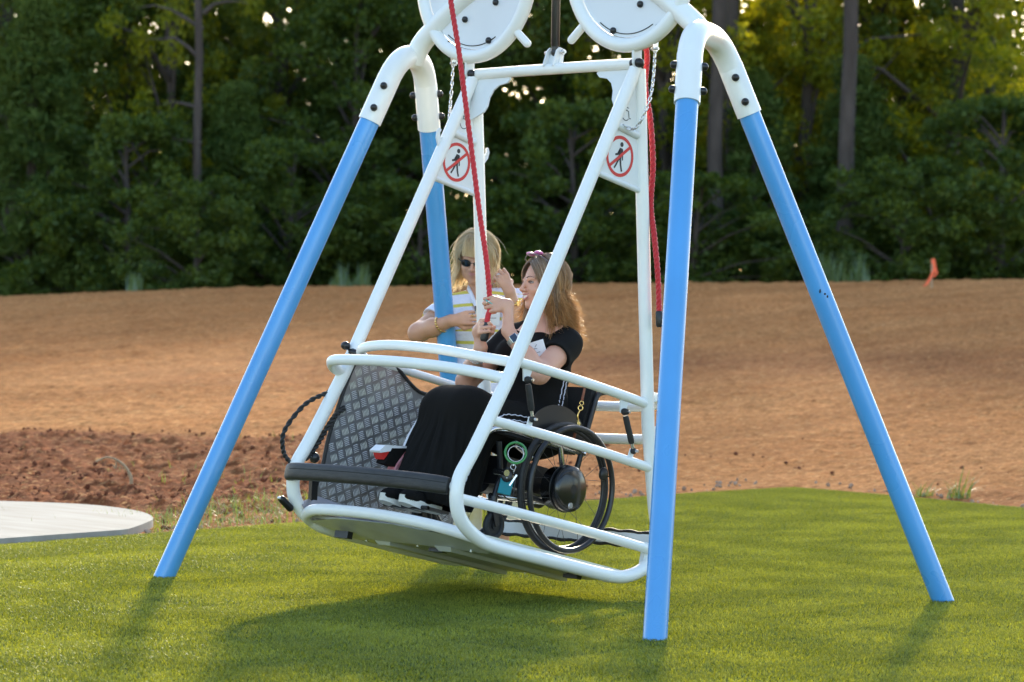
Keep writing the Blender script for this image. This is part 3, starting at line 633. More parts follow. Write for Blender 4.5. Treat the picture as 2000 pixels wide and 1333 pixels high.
# ------------------------------------------------------------------ gondola (swung forward about the pivot axis)
TH = math.radians(-13); PVT = 2.29
GM = Matrix.Translation((0, 0, PVT)) @ Matrix.Rotation(TH, 4, 'X') @ Matrix.Translation((0, 0, -PVT))
def G(p): q = GM @ Vector(p); return V(*q)
def gempty(name, label, cat, base, group=None): return empty(name, label, cat, group=group, mat4=GM @ Matrix.Translation(base))
OG = (0, 0, .15)
gon = gempty('swing_gondola', 'white tubular swing gondola tilted forward, hanging between the white rings', 'swing gondola', OG)
X0 = .485
def prof(x):
    h = [(.015, 2.275), (-.135, 1.762), (-.435, .81), (-.555, .50), (-.612, .365), (-.600, .262), (-.545, .195), (-.44, .150), (-.33, .137)]
    q = [(y, z) for y, z in h]; m = [(.02-y+.02, z) for y, z in h[1:][::-1]]
    return [(x, y, z) for y, z in q], [(x, y, z) for y, z in m]
for sg in (-1, 1):
    x = sg*X0; f_, r_ = prof(x)
    fr = [f_[0], f_[1], f_[2]]; body = f_[3:]+[(x, -.1, .136), (x, .15, .136), (x, .35, .137)]+r_[:-2]
    P_ = [np.array(f_[0], float)*.999+V(0, 0, .0), *[np.array(f_[0])*(1-k/4)+np.array(f_[2])*k/4 for k in (1, 2, 3)]]
    P_ += spline([f_[2], *body, r_[-2]], 6)
    top = np.array((x, .035, 2.275)); a = np.array(r_[-2], float); P_ += [a*(1-k/4)+top*k/4 for k in (1, 2, 3, 4)]
    b = MB(); b.tube(P_, .0285, 20)
    sf = b.build('side_frame', WHITE, gon, OG)
    # triangular plate between the legs
    q = [(x, -.02, 2.25), (x, -.128, 1.775), (x, .165, 1.775), (x, .055, 2.25)]
    b = MB(); b.prism([(x-.003, *p[1:]) for p in q], (.006, 0, 0)); b.tube([(x, -.125, 1.772), (x, .165, 1.772)], .0125, 12); b.tube([(x+.004, -.05, 2.0), (x+.004, .09, 1.995)], .017, 14); sp_ = b.build('sign_plate', WHITEP, gon, OG)
    xs = x+.0036; cy, cz = .003, 1.878
    # prohibition sign: ring, bar, walking figure
    b = MB(); R0 = .088; n = 44
    ring = [(xs+.0006, cy+r*math.cos(2*math.pi*k/n), cz+r*math.sin(2*math.pi*k/n)) for r in (R0, R0-.0145) for k in range(n)]
    b.add(ring, [(k, (k+1) % n, n+(k+1) % n, n+k) for k in range(n)], False)
    a = math.radians(45); dd = V(0, math.cos(a), math.sin(a)); nn = V(0, -math.sin(a), math.cos(a)); c0 = V(xs+.0012, cy, cz)
    b.add([c0+dd*s1*.078+nn*s2*.0068 for s1, s2 in ((-1, -1), (1, -1), (1, 1), (-1, 1))], [(0, 1, 2, 3)], False); b.build('prohibition_sign', REDP, sp_, OG)
    b = MB(); hd = [(xs+.0003, cy+.001+.0105*math.cos(t), cz+.052+.0105*math.sin(t)) for t in np.linspace(0, 2*math.pi, 18)[:-1]]; b.add(hd, [tuple(range(len(hd)))], False)
    def poly(pts): b.add([(xs+.0003, cy+p[0]/100, cz+p[1]/100) for p in pts], [tuple(range(len(pts)))], False)
    poly([(-.9, 3.6), (1.0, 3.6), (1.5, 2.9), (1.1, -.8), (-.9, -.8), (-1.1, 2.0)])      # torso
    poly([(-.8, 3.5), (-1.9, 1.0), (-3.2, .4), (-2.9, -.4), (-1.2, .2), (-.3, 2.0)])     # arm with stick hand
    poly([(1.0, 3.4), (1.9, 1.2), (2.4, -1.2), (1.7, -1.3), (1.2, .8), (.6, 1.8)])
    poly([(-.9, -.8), (.3, -.8), (-1.0, -4.0), (-2.0, -5.9), (-2.8, -5.5), (-1.9, -3.8)])
    poly([(-.2, -.8), (1.1, -.8), (1.9, -3.4), (3.1, -5.8), (2.2, -6.2), (.9, -3.6)])
    b.build('walking_figure', BLKPR, sp_, OG)
    # cut out wheelchair symbol above
    b = MB(); cy2, cz2 = -.004 if sg > 0 else .004, 2.083
    cc = [(xs+.0004, cy2-.012+.0085*math.cos(t), cz2+.045+.0095*math.sin(t)) for t in np.linspace(0, 2*math.pi, 14)[:-1]]; b.add(cc, [tuple(range(len(cc)))], False)
    def strip(pts, w_):
        P = [V(xs+.0006, cy2+p[0]/100, cz2+p[1]/100) for p in pts]; vs = []
        for i, p in enumerate(P):
            t = u3(P[min(i+1, len(P)-1)]-P[max(i-1, 0)]); nn = V(0, -t[2], t[1]); vs += [p-nn*w_/2, p+nn*w_/2]
        b.add(vs, [(2*i, 2*i+1, 2*i+3, 2*i+2) for i in range(len(P)-1)], False)
    strip([(-1.0, 3.4), (-.8, 1.0), (-.7, -.4)], .0036); strip([(-.8, .9), (1.3, .9)], .003); strip([(-.7, -.3), (1.4, -.5), (2.5, -3.4), (3.5, -3.1)], .004)
    strip([(.1+2.35*math.cos(a), -2.4+2.35*math.sin(a)) for a in np.linspace(2.2, 5.7, 16)], .0034); b.build('wheelchair_symbol', DARKC, sp_, OG)
    # gusset towards the middle with a scalloped edge
    s_ = -sg; pts = [(x, 2.272), (x+s_*.225, 2.272), (x+s_*.228, 2.262), (x+s_*.21, 2.245), (x+s_*.165, 2.237), (x+s_*.135, 2.215), (x+s_*.118, 2.18), (x+s_*.115, 2.14), (x+s_*.10, 2.115), (x+s_*.07, 2.10), (x+s_*.0, 2.07)]
    b = MB(); b.prism([(px, .022, pz) for px, pz in pts], (0, .007, 0)); b.build('gusset_plate', WHITEP, gon, OG)
    # hooks on the left frame
    if sg < 0:
        for y0, z0, m_ in ((-.100, 1.94, -1), (.150, 1.94, 1)):
            out = [(0, -.035), (.028*m_, -.02), (.046*m_, .01), (.048*m_, .04), (.036*m_, .058), (.024*m_, .052), (.030*m_, .036), (.024*m_, .018), (.008*m_, .022), (0, .03)]
            b = MB(); b.prism([(x-.004, y0+p, z0+q) for p, q in out], (.008, 0, 0)); b.build('hook', WHITEP, gon, OG)
    # side rails
    zs = ((.893, .021), (.630, .021), (.288, .0215)) if sg > 0 else ((.893, .019),)
    for zr, rr in zs:
        yf = -.435+(zr-.81)*-.321 if False else {.893: -.408, .630: -.502, .288: -.603}[zr]; yr = .04-yf+.0
        b = MB(); pp = spline([(x, yf, zr), (x, yf*.4, zr+.006), (x, yr*.4, zr+.008), (x, yr, zr+.004)], 6); b.tube(pp, rr, 16)
        b.build('side_rail', WHITE, gon, OG)
    # link rods between upper and lower rail
    if sg > 0:
        for yt, yb_ in ((-.33, -.262), (.295, .395)):
            t0 = V(x, yt, .872); t1 = V(x, yb_, .652)
            b = MB(); b.prism([(x-.003, yt-.028, .878), (x-.003, yt+.028, .878), (x-.003, yt+.013, .825), (x-.003, yt-.013, .825)], (.006, 0, 0)); b.build('link_bracket', WHITEP, gon, OG)
            b = MB(); b.prism([(x-.003, yb_-.018, .64), (x-.003, yb_+.018, .64), (x-.003, yb_+.01, .69), (x-.003, yb_-.01, .69)], (.006, 0, 0)); b.build('link_bracket', WHITEP, gon, OG)
            p0 = V(x+.012, yt, .832); p1 = V(x+.012, yb_, .682); d = u3(p1-p0)
            b = MB(); b.tube([p0+d*.018, p0+d*.03, p1-d*.045, p1-d*.035], [.011, .0135, .0135, .011], 14); b.ball(p0, .0155); b.ball(p0+V(.012, 0, 0), .0135); b.ball(p1, .0145); lk = b.build('link_rod', RUBBER, gon, OG)
            
            for qa, qb, qr in ((p1-d*.04, p1-d*.012, .0075), (p0+V(.018, 0, 0), p0+V(.032, 0, 0), .006), (p1+V(.008, 0, 0), p1+V(.026, 0, 0), .006)):
                b = MB(); b.cyl(qa, qb, qr, n=10); b.build('pin', STEEL, lk, OG)
# cross bar at the top with the clevis for the centre strut
b = MB(); b.tube([(-.485, .02, 2.294), (-.2, .02, 2.296), (.2, .02, 2.296), (.485, .02, 2.294)], .0245, 20); cb = b.build('top_bar', WHITE, gon, OG)
b = MB()
for sx in (-1, 1):
    x = -.010+sx*.028; b.prism([(x-.035*0-.004, -.014, 2.30), (x-.004, .05, 2.30), (x-.004, .045, 2.375), (x-.004, .032, 2.392), (x-.004, .012, 2.392), (x-.004, -.002, 2.375)], (.008, 0, 0))
b.prism([(-.056, .016, 2.30), (.036, .016, 2.30), (.024, .016, 2.36), (-.044, .016, 2.36)], (0, .006, 0)); b.build('clevis', WHITEP, cb, OG)
b = MB(); b.cyl((-.069, .02, 2.372), (.051, .02, 2.372), .007, n=10); b.cyl((.032, .02, 2.372), (.042, .02, 2.372), .013, n=6); b.build('bolt', STEEL, cb, OG)
# centre strut: belongs to the frame, reaches down into the clevis
b = MB(); e = G((-.010, .02, 2.372)); b.tube([e+V(0, 0, -.01), e+V(0, 0, .03)], .016, 14); b.tube([e+V(0, 0, .022), e+V(0, 0, .03), e+V(0, 0, .39), e+V(0, 0, .45)], [.014, .0195, .0195, .0195], 18); b.ball(e, .019)
tag(b.build('damper_strut', mat('dark damper sleeve', (.022, .021, .02), .35, rvar=.1, vscale=20)), 'black damper strut running down between the white rings to the gondola top bar', 'strut')
# front cross bars
def xbar(name, ends, bow, bz, r, m, dirn=-1, xa=X0, n=5, sq=.12):
    (ya, za), (yb, zb) = ends
    P = [(-xa, ya, za), (-xa+.02, ya+dirn*bow*.62, za+bz*.5), (-xa+sq, ya+dirn*bow, za+bz), (0, (ya+yb)/2+dirn*bow*1.05, (za+zb)/2+bz), (xa-sq, yb+dirn*bow, zb+bz), (xa-.02, yb+dirn*bow*.62, zb+bz*.5), (xa, yb, zb)]
    b = MB(); b.tube(spline(P, 8), r, 18); return b.build(name, m, gon, OG)
def xbar2(name, P, r, m, n=18, flat=None):
    b = MB(); b.tube(spline(P, 8), r, n, flat=flat); return b.build(name, m, gon, OG)
xbar2('front_bar', [(-.485, -.445, .81), (-.478, -.495, .814), (-.44, -.555, .824), (-.36, -.60, .832), (-.1, -.585, .838), (.15, -.545, .835), (.35, -.49, .825), (.485, -.438, .81)], .0235, WHITE)
gr = xbar2('grab_bar', [(-.425, -.395, .890), (-.41, -.425, .897), (-.33, -.49, .912), (-.15, -.51, .922), (.1, -.49, .916), (.3, -.45, .900), (.485, -.408, .886)], .0215, WHITE)
b = MB(); b.tube([(-.475, -.435, .905), (-.462, -.43, .903), (-.45, -.428, .901), (-.405, -.41, .893)], [.012, .0165, .0145, .0145], 14); b.build('rubber_grip', BLACKP, gr, OG)
b = MB(); b.ball((-.485, -.455, .925), (.021, .022, .019)); b.cyl((-.485, -.435, .915), (-.485, -.41, .90), .006, n=8); b.build('latch_knob', BLACKP, gon, OG)
b = MB(); b.prism([(-.49, -.41, .888), (-.41, -.37, .888), (-.40, -.385, .888), (-.48, -.45, .888)], (0, 0, .006)); b.build('latch_plate', WHITEP, gon, OG)
# padded black bumper bar
b = MB(); ptsb = spline([(-.493, -.60, .332), (-.47, -.645, .333), (-.36, -.675, .334), (0, -.685, .335), (.3, -.665, .333), (.455, -.630, .330)], 8)
vs = []; sec = [(math.copysign(abs(math.cos(a))**.6, math.cos(a))*.026, math.copysign(abs(math.sin(a))**.6, math.sin(a))*.0365) for a in np.linspace(0, 2*math.pi, 25)[:-1]]
for i, p in enumerate(ptsb):
    t = u3(ptsb[min(i+1, len(ptsb)-1)]-ptsb[max(i-1, 0)]); nn = u3(np.cross(V(0, 0, 1), t))
    k = 1-.12*math.exp(-min(i, len(ptsb)-1-i)*.9)
    for a, c in sec: vs.append(p+nn*a*k+V(0, 0, 1)*(c*k if abs(c) > .004 else c*.2))
ns = len(sec); b.add(vs, [(i*ns+k, i*ns+(k+1) % ns, (i+1)*ns+(k+1) % ns, (i+1)*ns+k) for i in range(len(ptsb)-1) for k in range(ns)], True)
b.add(vs[:ns], [tuple(range(ns-1, -1, -1))], False); b.add(vs[-ns:], [tuple(range(ns))], False); bmp = b.build('padded_bar', PADM, gon, OG)
b = MB(); seam = [p+u3(np.cross(V(0, 0, 1), V(1, 0, 0)))*-.0265+V(0, -.0, .006) for p in ptsb]; b.tube([p+V(0, -.0262, .008) for p in ptsb[6:]], .0012, 5); b.build('seam', DARKC, bmp, OG)
b = MB(); b.ball((.478, -.612, .332), .030); b.build('bar_socket', WHITE, gon, OG)
b = MB(); b.ball((-.485, -.607, .332), (.03, .02, .03)); b.build('bar_socket', WHITE, gon, OG)
# bottom front tube, bowed
xbar2('bottom_bar', [(-.485, -.42, .150), (-.478, -.49, .158), (-.43, -.545, .178), (-.32, -.57, .195), (-.05, -.535, .200), (.2, -.47, .188), (.38, -.40, .165), (.485, -.35, .140)], .0245, WHITE)
# rear bars
for z0 in (.905, .765):
    xbar2('rear_bar', [(-.485, .47 if z0 > .8 else .52, z0), (-.47, .56 if z0 > .8 else .60, z0), (-.38, .64 if z0 > .8 else .68, z0+.012), (0, .68 if z0 > .8 else .72, z0+.016), (.3, .66 if z0 > .8 else .70, z0+.022), (.43, .60 if z0 > .8 else .66, z0+.038), (.485, .48 if z0 > .8 else .53, z0+.03)], .0225, WHITE)
# folded rear ramp: painted channel with wavy rubber lips
b = MB(); b.box((0, .665, .335), (.95, .03, .05)); rmp = b.build('rear_ramp_edge', WHITEP, gon, OG)
for zz in (.366, .304):
    b = MB(); P_ = [(-.475+.95*k/60, .655, zz+.003*math.sin(k*.9)) for k in range(61)]; b.tube(P_, .0075, 8); b.build('rubber_lip', RUBBER, rmp, OG)
for sx in (-1, 1):
    b = MB(); b.box((sx*.47, .62, .25), (.022, .05, .14)); b.build('ramp_hinge', WHITEP, rmp, OG)
# floor seen from below: sheet, ribs, bolts
b = MB()
b.prism([(-.46, -.50, .165), (.46, -.40, .165), (.46, .50, .165), (-.46, .50, .165)], (0, 0, .012)); fl = b.build('floor', UNDER, gon, OG)
b = MB()
top = [(-.462, -.50, .150), (-.25, -.545, .166), (.05, -.515, .168), (.28, -.43, .156), (.458, -.34, .140), (.458, .46, .135), (-.462, .46, .135)]
bot = [(-.36, -.33, .113), (-.2, -.345, .113), (.05, -.335, .113), (.25, -.30, .113), (.37, -.25, .113), (.37, .40, .113), (-.36, .40, .113)]
n = 7; b.add(top+bot, [(i, (i+1) % n, n+(i+1) % n, n+i) for i in range(n)], False); b.add(bot, [tuple(range(n))], False); b.build('under_panel', UNDER, gon, OG)
for x in (-.17, .19):
    b = MB(); b.prism([(x-.05, -.34, .1165), (x-.035, -.32, .098), (x+.035, -.32, .098), (x+.05, -.34, .1165)], (0, .74, 0)); b.build('under_rail', UNDER, gon, OG)
b = MB()
for x in np.linspace(-.36, .38, 5):
    for y in (-.30, .38): b.cyl((x*(.84 if y > -.4 else 1), y, .118), (x*(.84 if y > -.4 else 1), y, .1075), .0055, n=8)
b.build('bolts', UNDER, gon, OG, kind='stuff')
for x, y in ((-.30, -.44), (.1, -.27), (.40, .25)):
    b = MB(); b.box((x, y, .112), (.08, .03, .03)); b.build('rubber_foot', BLACKP, gon, OG)
# checker plate side panel
pl = [(-.475, -.487, .20), (-.475, -.487, .30), (-.475, -.470, .38), (-.475, -.466, .52), (-.475, -.435, .70), (-.475, -.402, .835), (-.475, -.375, .872), (-.475, -.30, .893), (-.475, -.21, .905), (-.475, -.13, .893), (-.475, -.05, .852), (-.475, .03, .825), (-.475, .12, .832), (-.475, .22, .85), (-.475, .30, .83), (-.475, .36, .74), (-.475, .38, .55), (-.475, .38, .18), (-.475, -.40, .18)]
plo = spline(pl[:-3], 4)+[V(*p) for p in pl[-3:]]
b = MB(); b.prism(plo, (-.004, 0, 0)); sp = b.build('tread_panel', TREAD, gon, OG)
b = MB(); b.tube([p+V(.001, 0, 0) for p in plo[2:-3]], .0088, 8); b.build('rubber_rim', RUBBER, sp, OG)
# kick plate below, angled in, same tread
kick = [(-.475, -.545, .205), (-.475, -.487, .26), (-.475, .40, .26), (-.44, .42, .18), (-.42, -.47, .175), (-.45, -.535, .18)]
b = MB(); b.add([(-.473, -.56, .22), (-.473, -.47, .262), (-.473, .36, .24), (-.36, .40, .188), (-.36, -.52, .185), (-.43, -.57, .19)], [(0, 1, 2, 3, 4, 5)], False); kp = b.build('kick_plate', TREAD, gon, OG)
def in_poly(y, z, P):
    c = False; j = len(P)-1
    for i in range(len(P)):
        if ((P[i][2] > z) != (P[j][2] > z)) and (y < (P[j][1]-P[i][1])*(z-P[i][2])/(P[j][2]-P[i][2]+1e-12)+P[i][1]): c = not c
        j = i
    return c
b = MB(); pitch = .0455; ang = math.radians(28)
ca, sa = math.cos(ang), math.sin(ang)
for i in range(-16, 20):
    for j in range(-16, 20):
        cy0 = -.05+(i*ca-j*sa)*pitch; cz0 = .53+(i*sa+j*ca)*pitch
        if not in_poly(cy0, cz0, [tuple(p) for p in plo]): continue
        if not all(in_poly(cy0+a, cz0+c, [tuple(p) for p in plo]) for a, c in ((-.018, 0), (.018, 0), (0, .018), (0, -.018))): continue
        k = (i+j) % 2; d = V(0, ca, sa) if k else V(0, -sa, ca); p_ = V(0, -sa, ca) if k else V(0, ca, sa)
        for q in range(-2, 3):
            c = V(-.475, cy0, cz0)+p_*q*.0079; L = .0182
            # curved lenticular bar
            vs = [c-d*L, c-d*L*.5+p_*(.0012-.0011), c-d*L*.5+p_*.0030, c+p_*.0034, c+d*L*.5+p_*.0030, c+d*L, c+d*L*.5+p_*.0001, c+p_*.0006]
            top = [v_+V(.0022, 0, 0) for v_ in (c-d*L*.5+p_*.0015, c+p_*.002, c+d*L*.5+p_*.0015)]
            b.add(vs+top, [(0, 2, 8), (2, 3, 9, 8), (3, 4, 10, 9), (4, 5, 10), (5, 6, 10), (6, 7, 9, 10), (7, 1, 8, 9), (1, 0, 8)], False)
b.build('tread_bars', TREADB, sp, OG, kind='stuff')
# ropes that raise the ramp, black twisted
def twisted(path, r, m, name, parent, off, tw=26, lump=.25):
    P = spline(path, 14); n = len(P); b = MB()
    for ph in (0, math.pi):
        Q = []
        for i, p in enumerate(P):
            t = u3(P[min(i+1, n-1)]-P[max(i-1, 0)]); a = u3(np.cross(t, V(.3, .9, .2))); c = np.cross(t, a); th = ph+tw*i/n*2*math.pi/2
            Q.append(p+(a*math.cos(th)+c*math.sin(th))*r*.55)
        b.tube(Q, r*.62, 7)
    return b.build(name, m, parent, off)
k1 = twisted([(-.485, -.43, .745), (-.50, -.50, .705), (-.515, -.60, .63), (-.52, -.68, .50), (-.515, -.665, .41), (-.50, -.62, .37)], .0098, RUBBER, 'ramp_strap', gon, OG, 20)
k2 = twisted([(-.47, -.41, .66), (-.465, -.455, .62), (-.465, -.49, .56), (-.47, -.52, .49), (-.475, -.55, .43), (-.48, -.57, .405)], .0115, RUBBER, 'ramp_strap', gon, OG, 16)
b = MB(); b.cyl((-.485, -.60, .42), (-.475, -.545, .418), .008, n=10); b.build('strap_pin', WHITEP, gon, OG)
b = MB(); b.ball((-.47, -.528, .418), (.022, .022, .024)); b.build('strap_knob', BLACKP, gon, OG)
b = MB(); b.ball((-.47, -.505, .418), .008); b.build('knob_cap', STEEL, gon, OG)
b = MB(); b.ball((-.49, -.665, .215), .009); b.build('knob_cap', STEEL, gon, OG)
b = MB(); b.capsule((-.49, -.65, .213), (-.485, -.60, .185), .016); b.build('hinge_knob', BLACKP, gon, OG)
b = MB(); b.box((-.47, -.50, .27), (.02, .035, .20), np.array([[1, 0, 0], [0, .98, -.18], [0, .18, .98]])); b.build('ramp_latch', BLACKP, gon, OG)

# ------------------------------------------------------------------ chains
def chain(pts, label, pitch=.0215):
    P = spline(pts, 20); L = [0]
    for a, c in zip(P, P[1:]): L.append(L[-1]+np.linalg.norm(c-a))
    o = empty('chain', label, 'chain', tuple(P[0]), 'gondola safety chains')
    b = MB(); r = .0036; hl, hw = .0105, .0055
    q = [V(0, math.cos(a)*hw, math.sin(a)*hw+(hl-hw)*np.sign(math.sin(a))) for a in np.linspace(0, 2*math.pi, 17)[:-1]+.001]
    b.tube(q, r*.85, 6, closed=True); me = b.build('link', STEEL, mesh_only=True); n = int(L[-1]/pitch)
    for i in range(n+1):
        s = i*pitch; j = max(1, min(len(L)-1, int(np.searchsorted(L, s)))); k = (s-L[j-1])/(L[j]-L[j-1]+1e-9); p = P[j-1]*(1-k)+P[j]*k; t = P[j]-P[j-1]
        q = Vector(t).to_track_quat('Z', 'Y'); e = (q.to_matrix() @ Matrix.Rotation(math.pi/2*(i % 2)+.4, 3, 'Z')).to_euler(); lk = piece(me, 'link', o, Vector(p-P[0]), e)
    return o
chain([(.598, 0, 2.335), (.600, -.01, 2.227), (.602, -.03, 2.139), (.588, -.05, 2.069), (.563, -.065, 2.016), (.533, -.07, 2.003), (.506, -.085, 2.018)], 'silver chain hanging from the right ring to the right side frame of the gondola', .021)
chain([(-.597, -.005, 2.335), (-.597, -.01, 2.25), (-.596, -.02, 2.15), (-.58, -.04, 2.06), (-.53, -.05, 1.99)], 'silver chain hanging behind the left ring beside the left side frame', .021)

# ------------------------------------------------------------------ red ropes
def rope(pts, label, r=.0115, cam_=True):
    P = spline(pts, 24); o = empty('pull_rope', label, 'rope', tuple(P[0]), 'red pull ropes'); n = len(P); b = MB()
    L = sum(np.linalg.norm(P[i+1]-P[i]) for i in range(n-1)); Pn = []
    m = int(L/.006); idx = np.linspace(0, n-1, m)
    for k in idx: i = int(min(n-2, k)); Pn.append(P[i]*(1-(k-i))+P[i+1]*(k-i))
    for s in range(3):
        Q = []
        for i, p in enumerate(Pn):
            t = u3(Pn[min(i+1, m-1)]-Pn[max(i-1, 0)]); a = u3(np.cross(t, V(1, .3, 0))); c = np.cross(t, a); th = s*2.0944+i*.006/.058*2*math.pi
            Q.append(p+(a*math.cos(th)+c*math.sin(th))*r*.5)
        b.tube(Q, r*.62, 7, cap=True)
    b.build('rope', REDR, o, P[0]); return o, P
# ------------------------------------------------------------------ sculpting: smooth unions of tapered limbs, one continuous skin
class SDF:
    def __init__(s, lo, hi, h):
        s.lo = np.array(lo, float); s.h = h; s.n = np.ceil((np.array(hi)-s.lo)/h).astype(int)+1
        s.g = np.full(tuple(s.n), 1e3, np.float32)
    def _sl(s, lo, hi):
        a = np.clip(np.floor((lo-s.lo)/s.h).astype(int), 0, s.n-1); b = np.clip(np.ceil((hi-s.lo)/s.h).astype(int)+1, 1, s.n)
        ax = [s.lo[i]+s.h*np.arange(a[i], b[i]) for i in range(3)]
        return tuple(slice(a[i], b[i]) for i in range(3)), ax[0][:, None, None], ax[1][None, :, None], ax[2][None, None, :]
    def _mix(s, sl, d, k, sub=False):
        g = s.g[sl]
        if sub:
            d = -d; hh = np.clip(.5+.5*(d-g)/k, 0, 1); s.g[sl] = g*(1-hh)+d*hh+k*hh*(1-hh)
        else:
            hh = np.clip(.5+.5*(g-d)/k, 0, 1); s.g[sl] = np.where(g > 100, d, g*(1-hh)+d*hh-k*hh*(1-hh))
    def cap(s, a, b, ra, rb=None, k=.02, sub=False, sq=None):
        a = np.array(a, float); b = np.array(b, float); rb = ra if rb is None else rb; m = max(ra, rb)+.03+k
        sl, X, Y, Z = s._sl(np.minimum(a, b)-m, np.maximum(a, b)+m); d = b-a; L = d@d+1e-9
        t = np.clip(((X-a[0])*d[0]+(Y-a[1])*d[1]+(Z-a[2])*d[2])/L, 0, 1)
        px, py, pz = X-a[0]-t*d[0], Y-a[1]-t*d[1], Z-a[2]-t*d[2]
        s._mix(sl, np.sqrt(px*px+py*py+pz*pz)-(ra+(rb-ra)*t), k, sub)
    def ell(s, c, r, k=.02, R=None, sub=False):
        c = np.array(c, float); r = np.array(r, float); m = r.max()+.03+k; sl, X, Y, Z = s._sl(c-m, c+m)
        x, y, z = X-c[0], Y-c[1], Z-c[2]
        if R is not None:
            R = np.array(R); x, y, z = (R[0, 0]*x+R[1, 0]*y+R[2, 0]*z), (R[0, 1]*x+R[1, 1]*y+R[2, 1]*z), (R[0, 2]*x+R[1, 2]*y+R[2, 2]*z)
        q = np.sqrt((x/r[0])**2+(y/r[1])**2+(z/r[2])**2)
        q2 = np.sqrt((x/r[0]**2)**2+(y/r[1]**2)**2+(z/r[2]**2)**2)+1e-9
        s._mix(sl, q*(q-1)/q2, k, sub)
    def chain(s, pts, rs, k=.01):
        for i in range(len(pts)-1): s.cap(pts[i], pts[i+1], rs[i], rs[i+1], k)
    def mesh(s):
        g = s.g; ins = g < 0; nx, ny, nz = g.shape; acc = None
        c8 = np.zeros((nx-1, ny-1, nz-1), np.int8)
        for i in (0, 1):
            for j in (0, 1):
                for k in (0, 1): c8 += ins[i:nx-1+i, j:ny-1+j, k:nz-1+k]
        mix = (c8 > 0) & (c8 < 8); idx = np.argwhere(mix); vid = np.full(mix.shape, -1, np.int32); vid[tuple(idx.T)] = np.arange(len(idx))
        ps = np.zeros((len(idx), 3)); cnt = np.zeros(len(idx)); co = [(i, j, k) for i in (0, 1) for j in (0, 1) for k in (0, 1)]
        for p in co:
            for ax in range(3):
                if p[ax]: continue
                q = list(p); q[ax] = 1; a = g[tuple((idx+p).T)]; b = g[tuple((idx+q).T)]; m = (a < 0) != (b < 0)
                t = np.where(m, a/(a-b+1e-12), 0); pt = np.tile(np.array(p, float), (len(idx), 1)); pt[:, ax] = t; ps[m] += pt[m]; cnt[m] += 1
        v = (idx+ps/np.maximum(cnt, 1)[:, None])*s.h+s.lo; F = []
        for ax in range(3):
            sl = [slice(1, -1)]*3; sl[ax] = slice(0, -1); A = ins[tuple(sl)]; sl2 = list(sl); sl2[ax] = slice(1, None); B = ins[tuple(sl2)]
            e = np.argwhere(A != B); st = A[tuple(e.T)]; off = np.ones(3, int); off[ax] = 0; e = e+off; o1, o2 = [(1, 2), (2, 0), (0, 1)][ax]
            d1 = np.zeros(3, int); d1[o1] = 1; d2 = np.zeros(3, int); d2[o2] = 1
            q = np.stack([vid[tuple((e-d1-d2).T)], vid[tuple((e-d2).T)], vid[tuple(e.T)], vid[tuple((e-d1).T)]], 1); q[~st] = q[~st][:, ::-1]; F.append(q)
        F = np.concatenate(F); F = F[(F >= 0).all(1)]; return v, F
    def build(s, name, m, parent=None, off=(0, 0, 0), smooth=1, keep=None, warp=None):
        v, f = s.mesh()
        for _ in range(smooth):      # light relaxation
            acc = np.zeros_like(v); n = np.zeros(len(v))
            for i in range(4):
                np.add.at(acc, f[:, i], v[f[:, (i+1) % 4]]); np.add.at(n, f[:, i], 1)
                np.add.at(acc, f[:, (i+1) % 4], v[f[:, i]]); np.add.at(n, f[:, (i+1) % 4], 1)
            v = v*.5+acc/np.maximum(n, 1)[:, None]*.5
        if warp is not None: v = warp(v)
        if keep is not None:
            c = keep(v[f].mean(1)); f = f[c]; u_, inv = np.unique(f, return_inverse=True); v = v[u_]; f = inv.reshape(-1, 4)
        return fast_mesh(name, v-np.array(off), f, m, parent, smooth=True)

SKIN1 = mat('fair skin', (.64, .35, .24), .48, col2=(.56, .27, .18), vscale=9, sss=.12, bump=.06, bscale=300, edge=.45)
SKIN2 = mat('tanned skin', (.60, .32, .20), .48, col2=(.50, .24, .145), vscale=9, sss=.12, bump=.06, bscale=300, edge=.45)
LIPM = mat('lip', (.48, .20, .17), .4, sss=.1)
TEETH = mat('teeth', (.78, .74, .66), .25)
EYEW = mat('eye white', (.36, .32, .30), .2); IRIS = mat('dark iris', (.03, .02, .015), .1)
NAIL = mat('nail', (.66, .42, .36), .25)
BROW = mat('brow hair', (.12, .075, .045), .8)
CLOTHB = mat('black jersey', (.008, .0075, .007), .85, sheen=0., spec=.12, bump=.35, bscale=18, stretch=(1, 1, .5))
SILVER = mat('silver', (.75, .74, .72), .22, 1); GOLD = mat('gold', (.80, .55, .20), .25, 1, var=.2, vscale=60)
TURQ = mat('turquoise stone', (.10, .42, .38), .3, var=.3, vscale=120)
PAPER = mat('paper card', (.80, .80, .82), .6)
PRINTG = mat('grey print', (.18, .15, .15), .6)

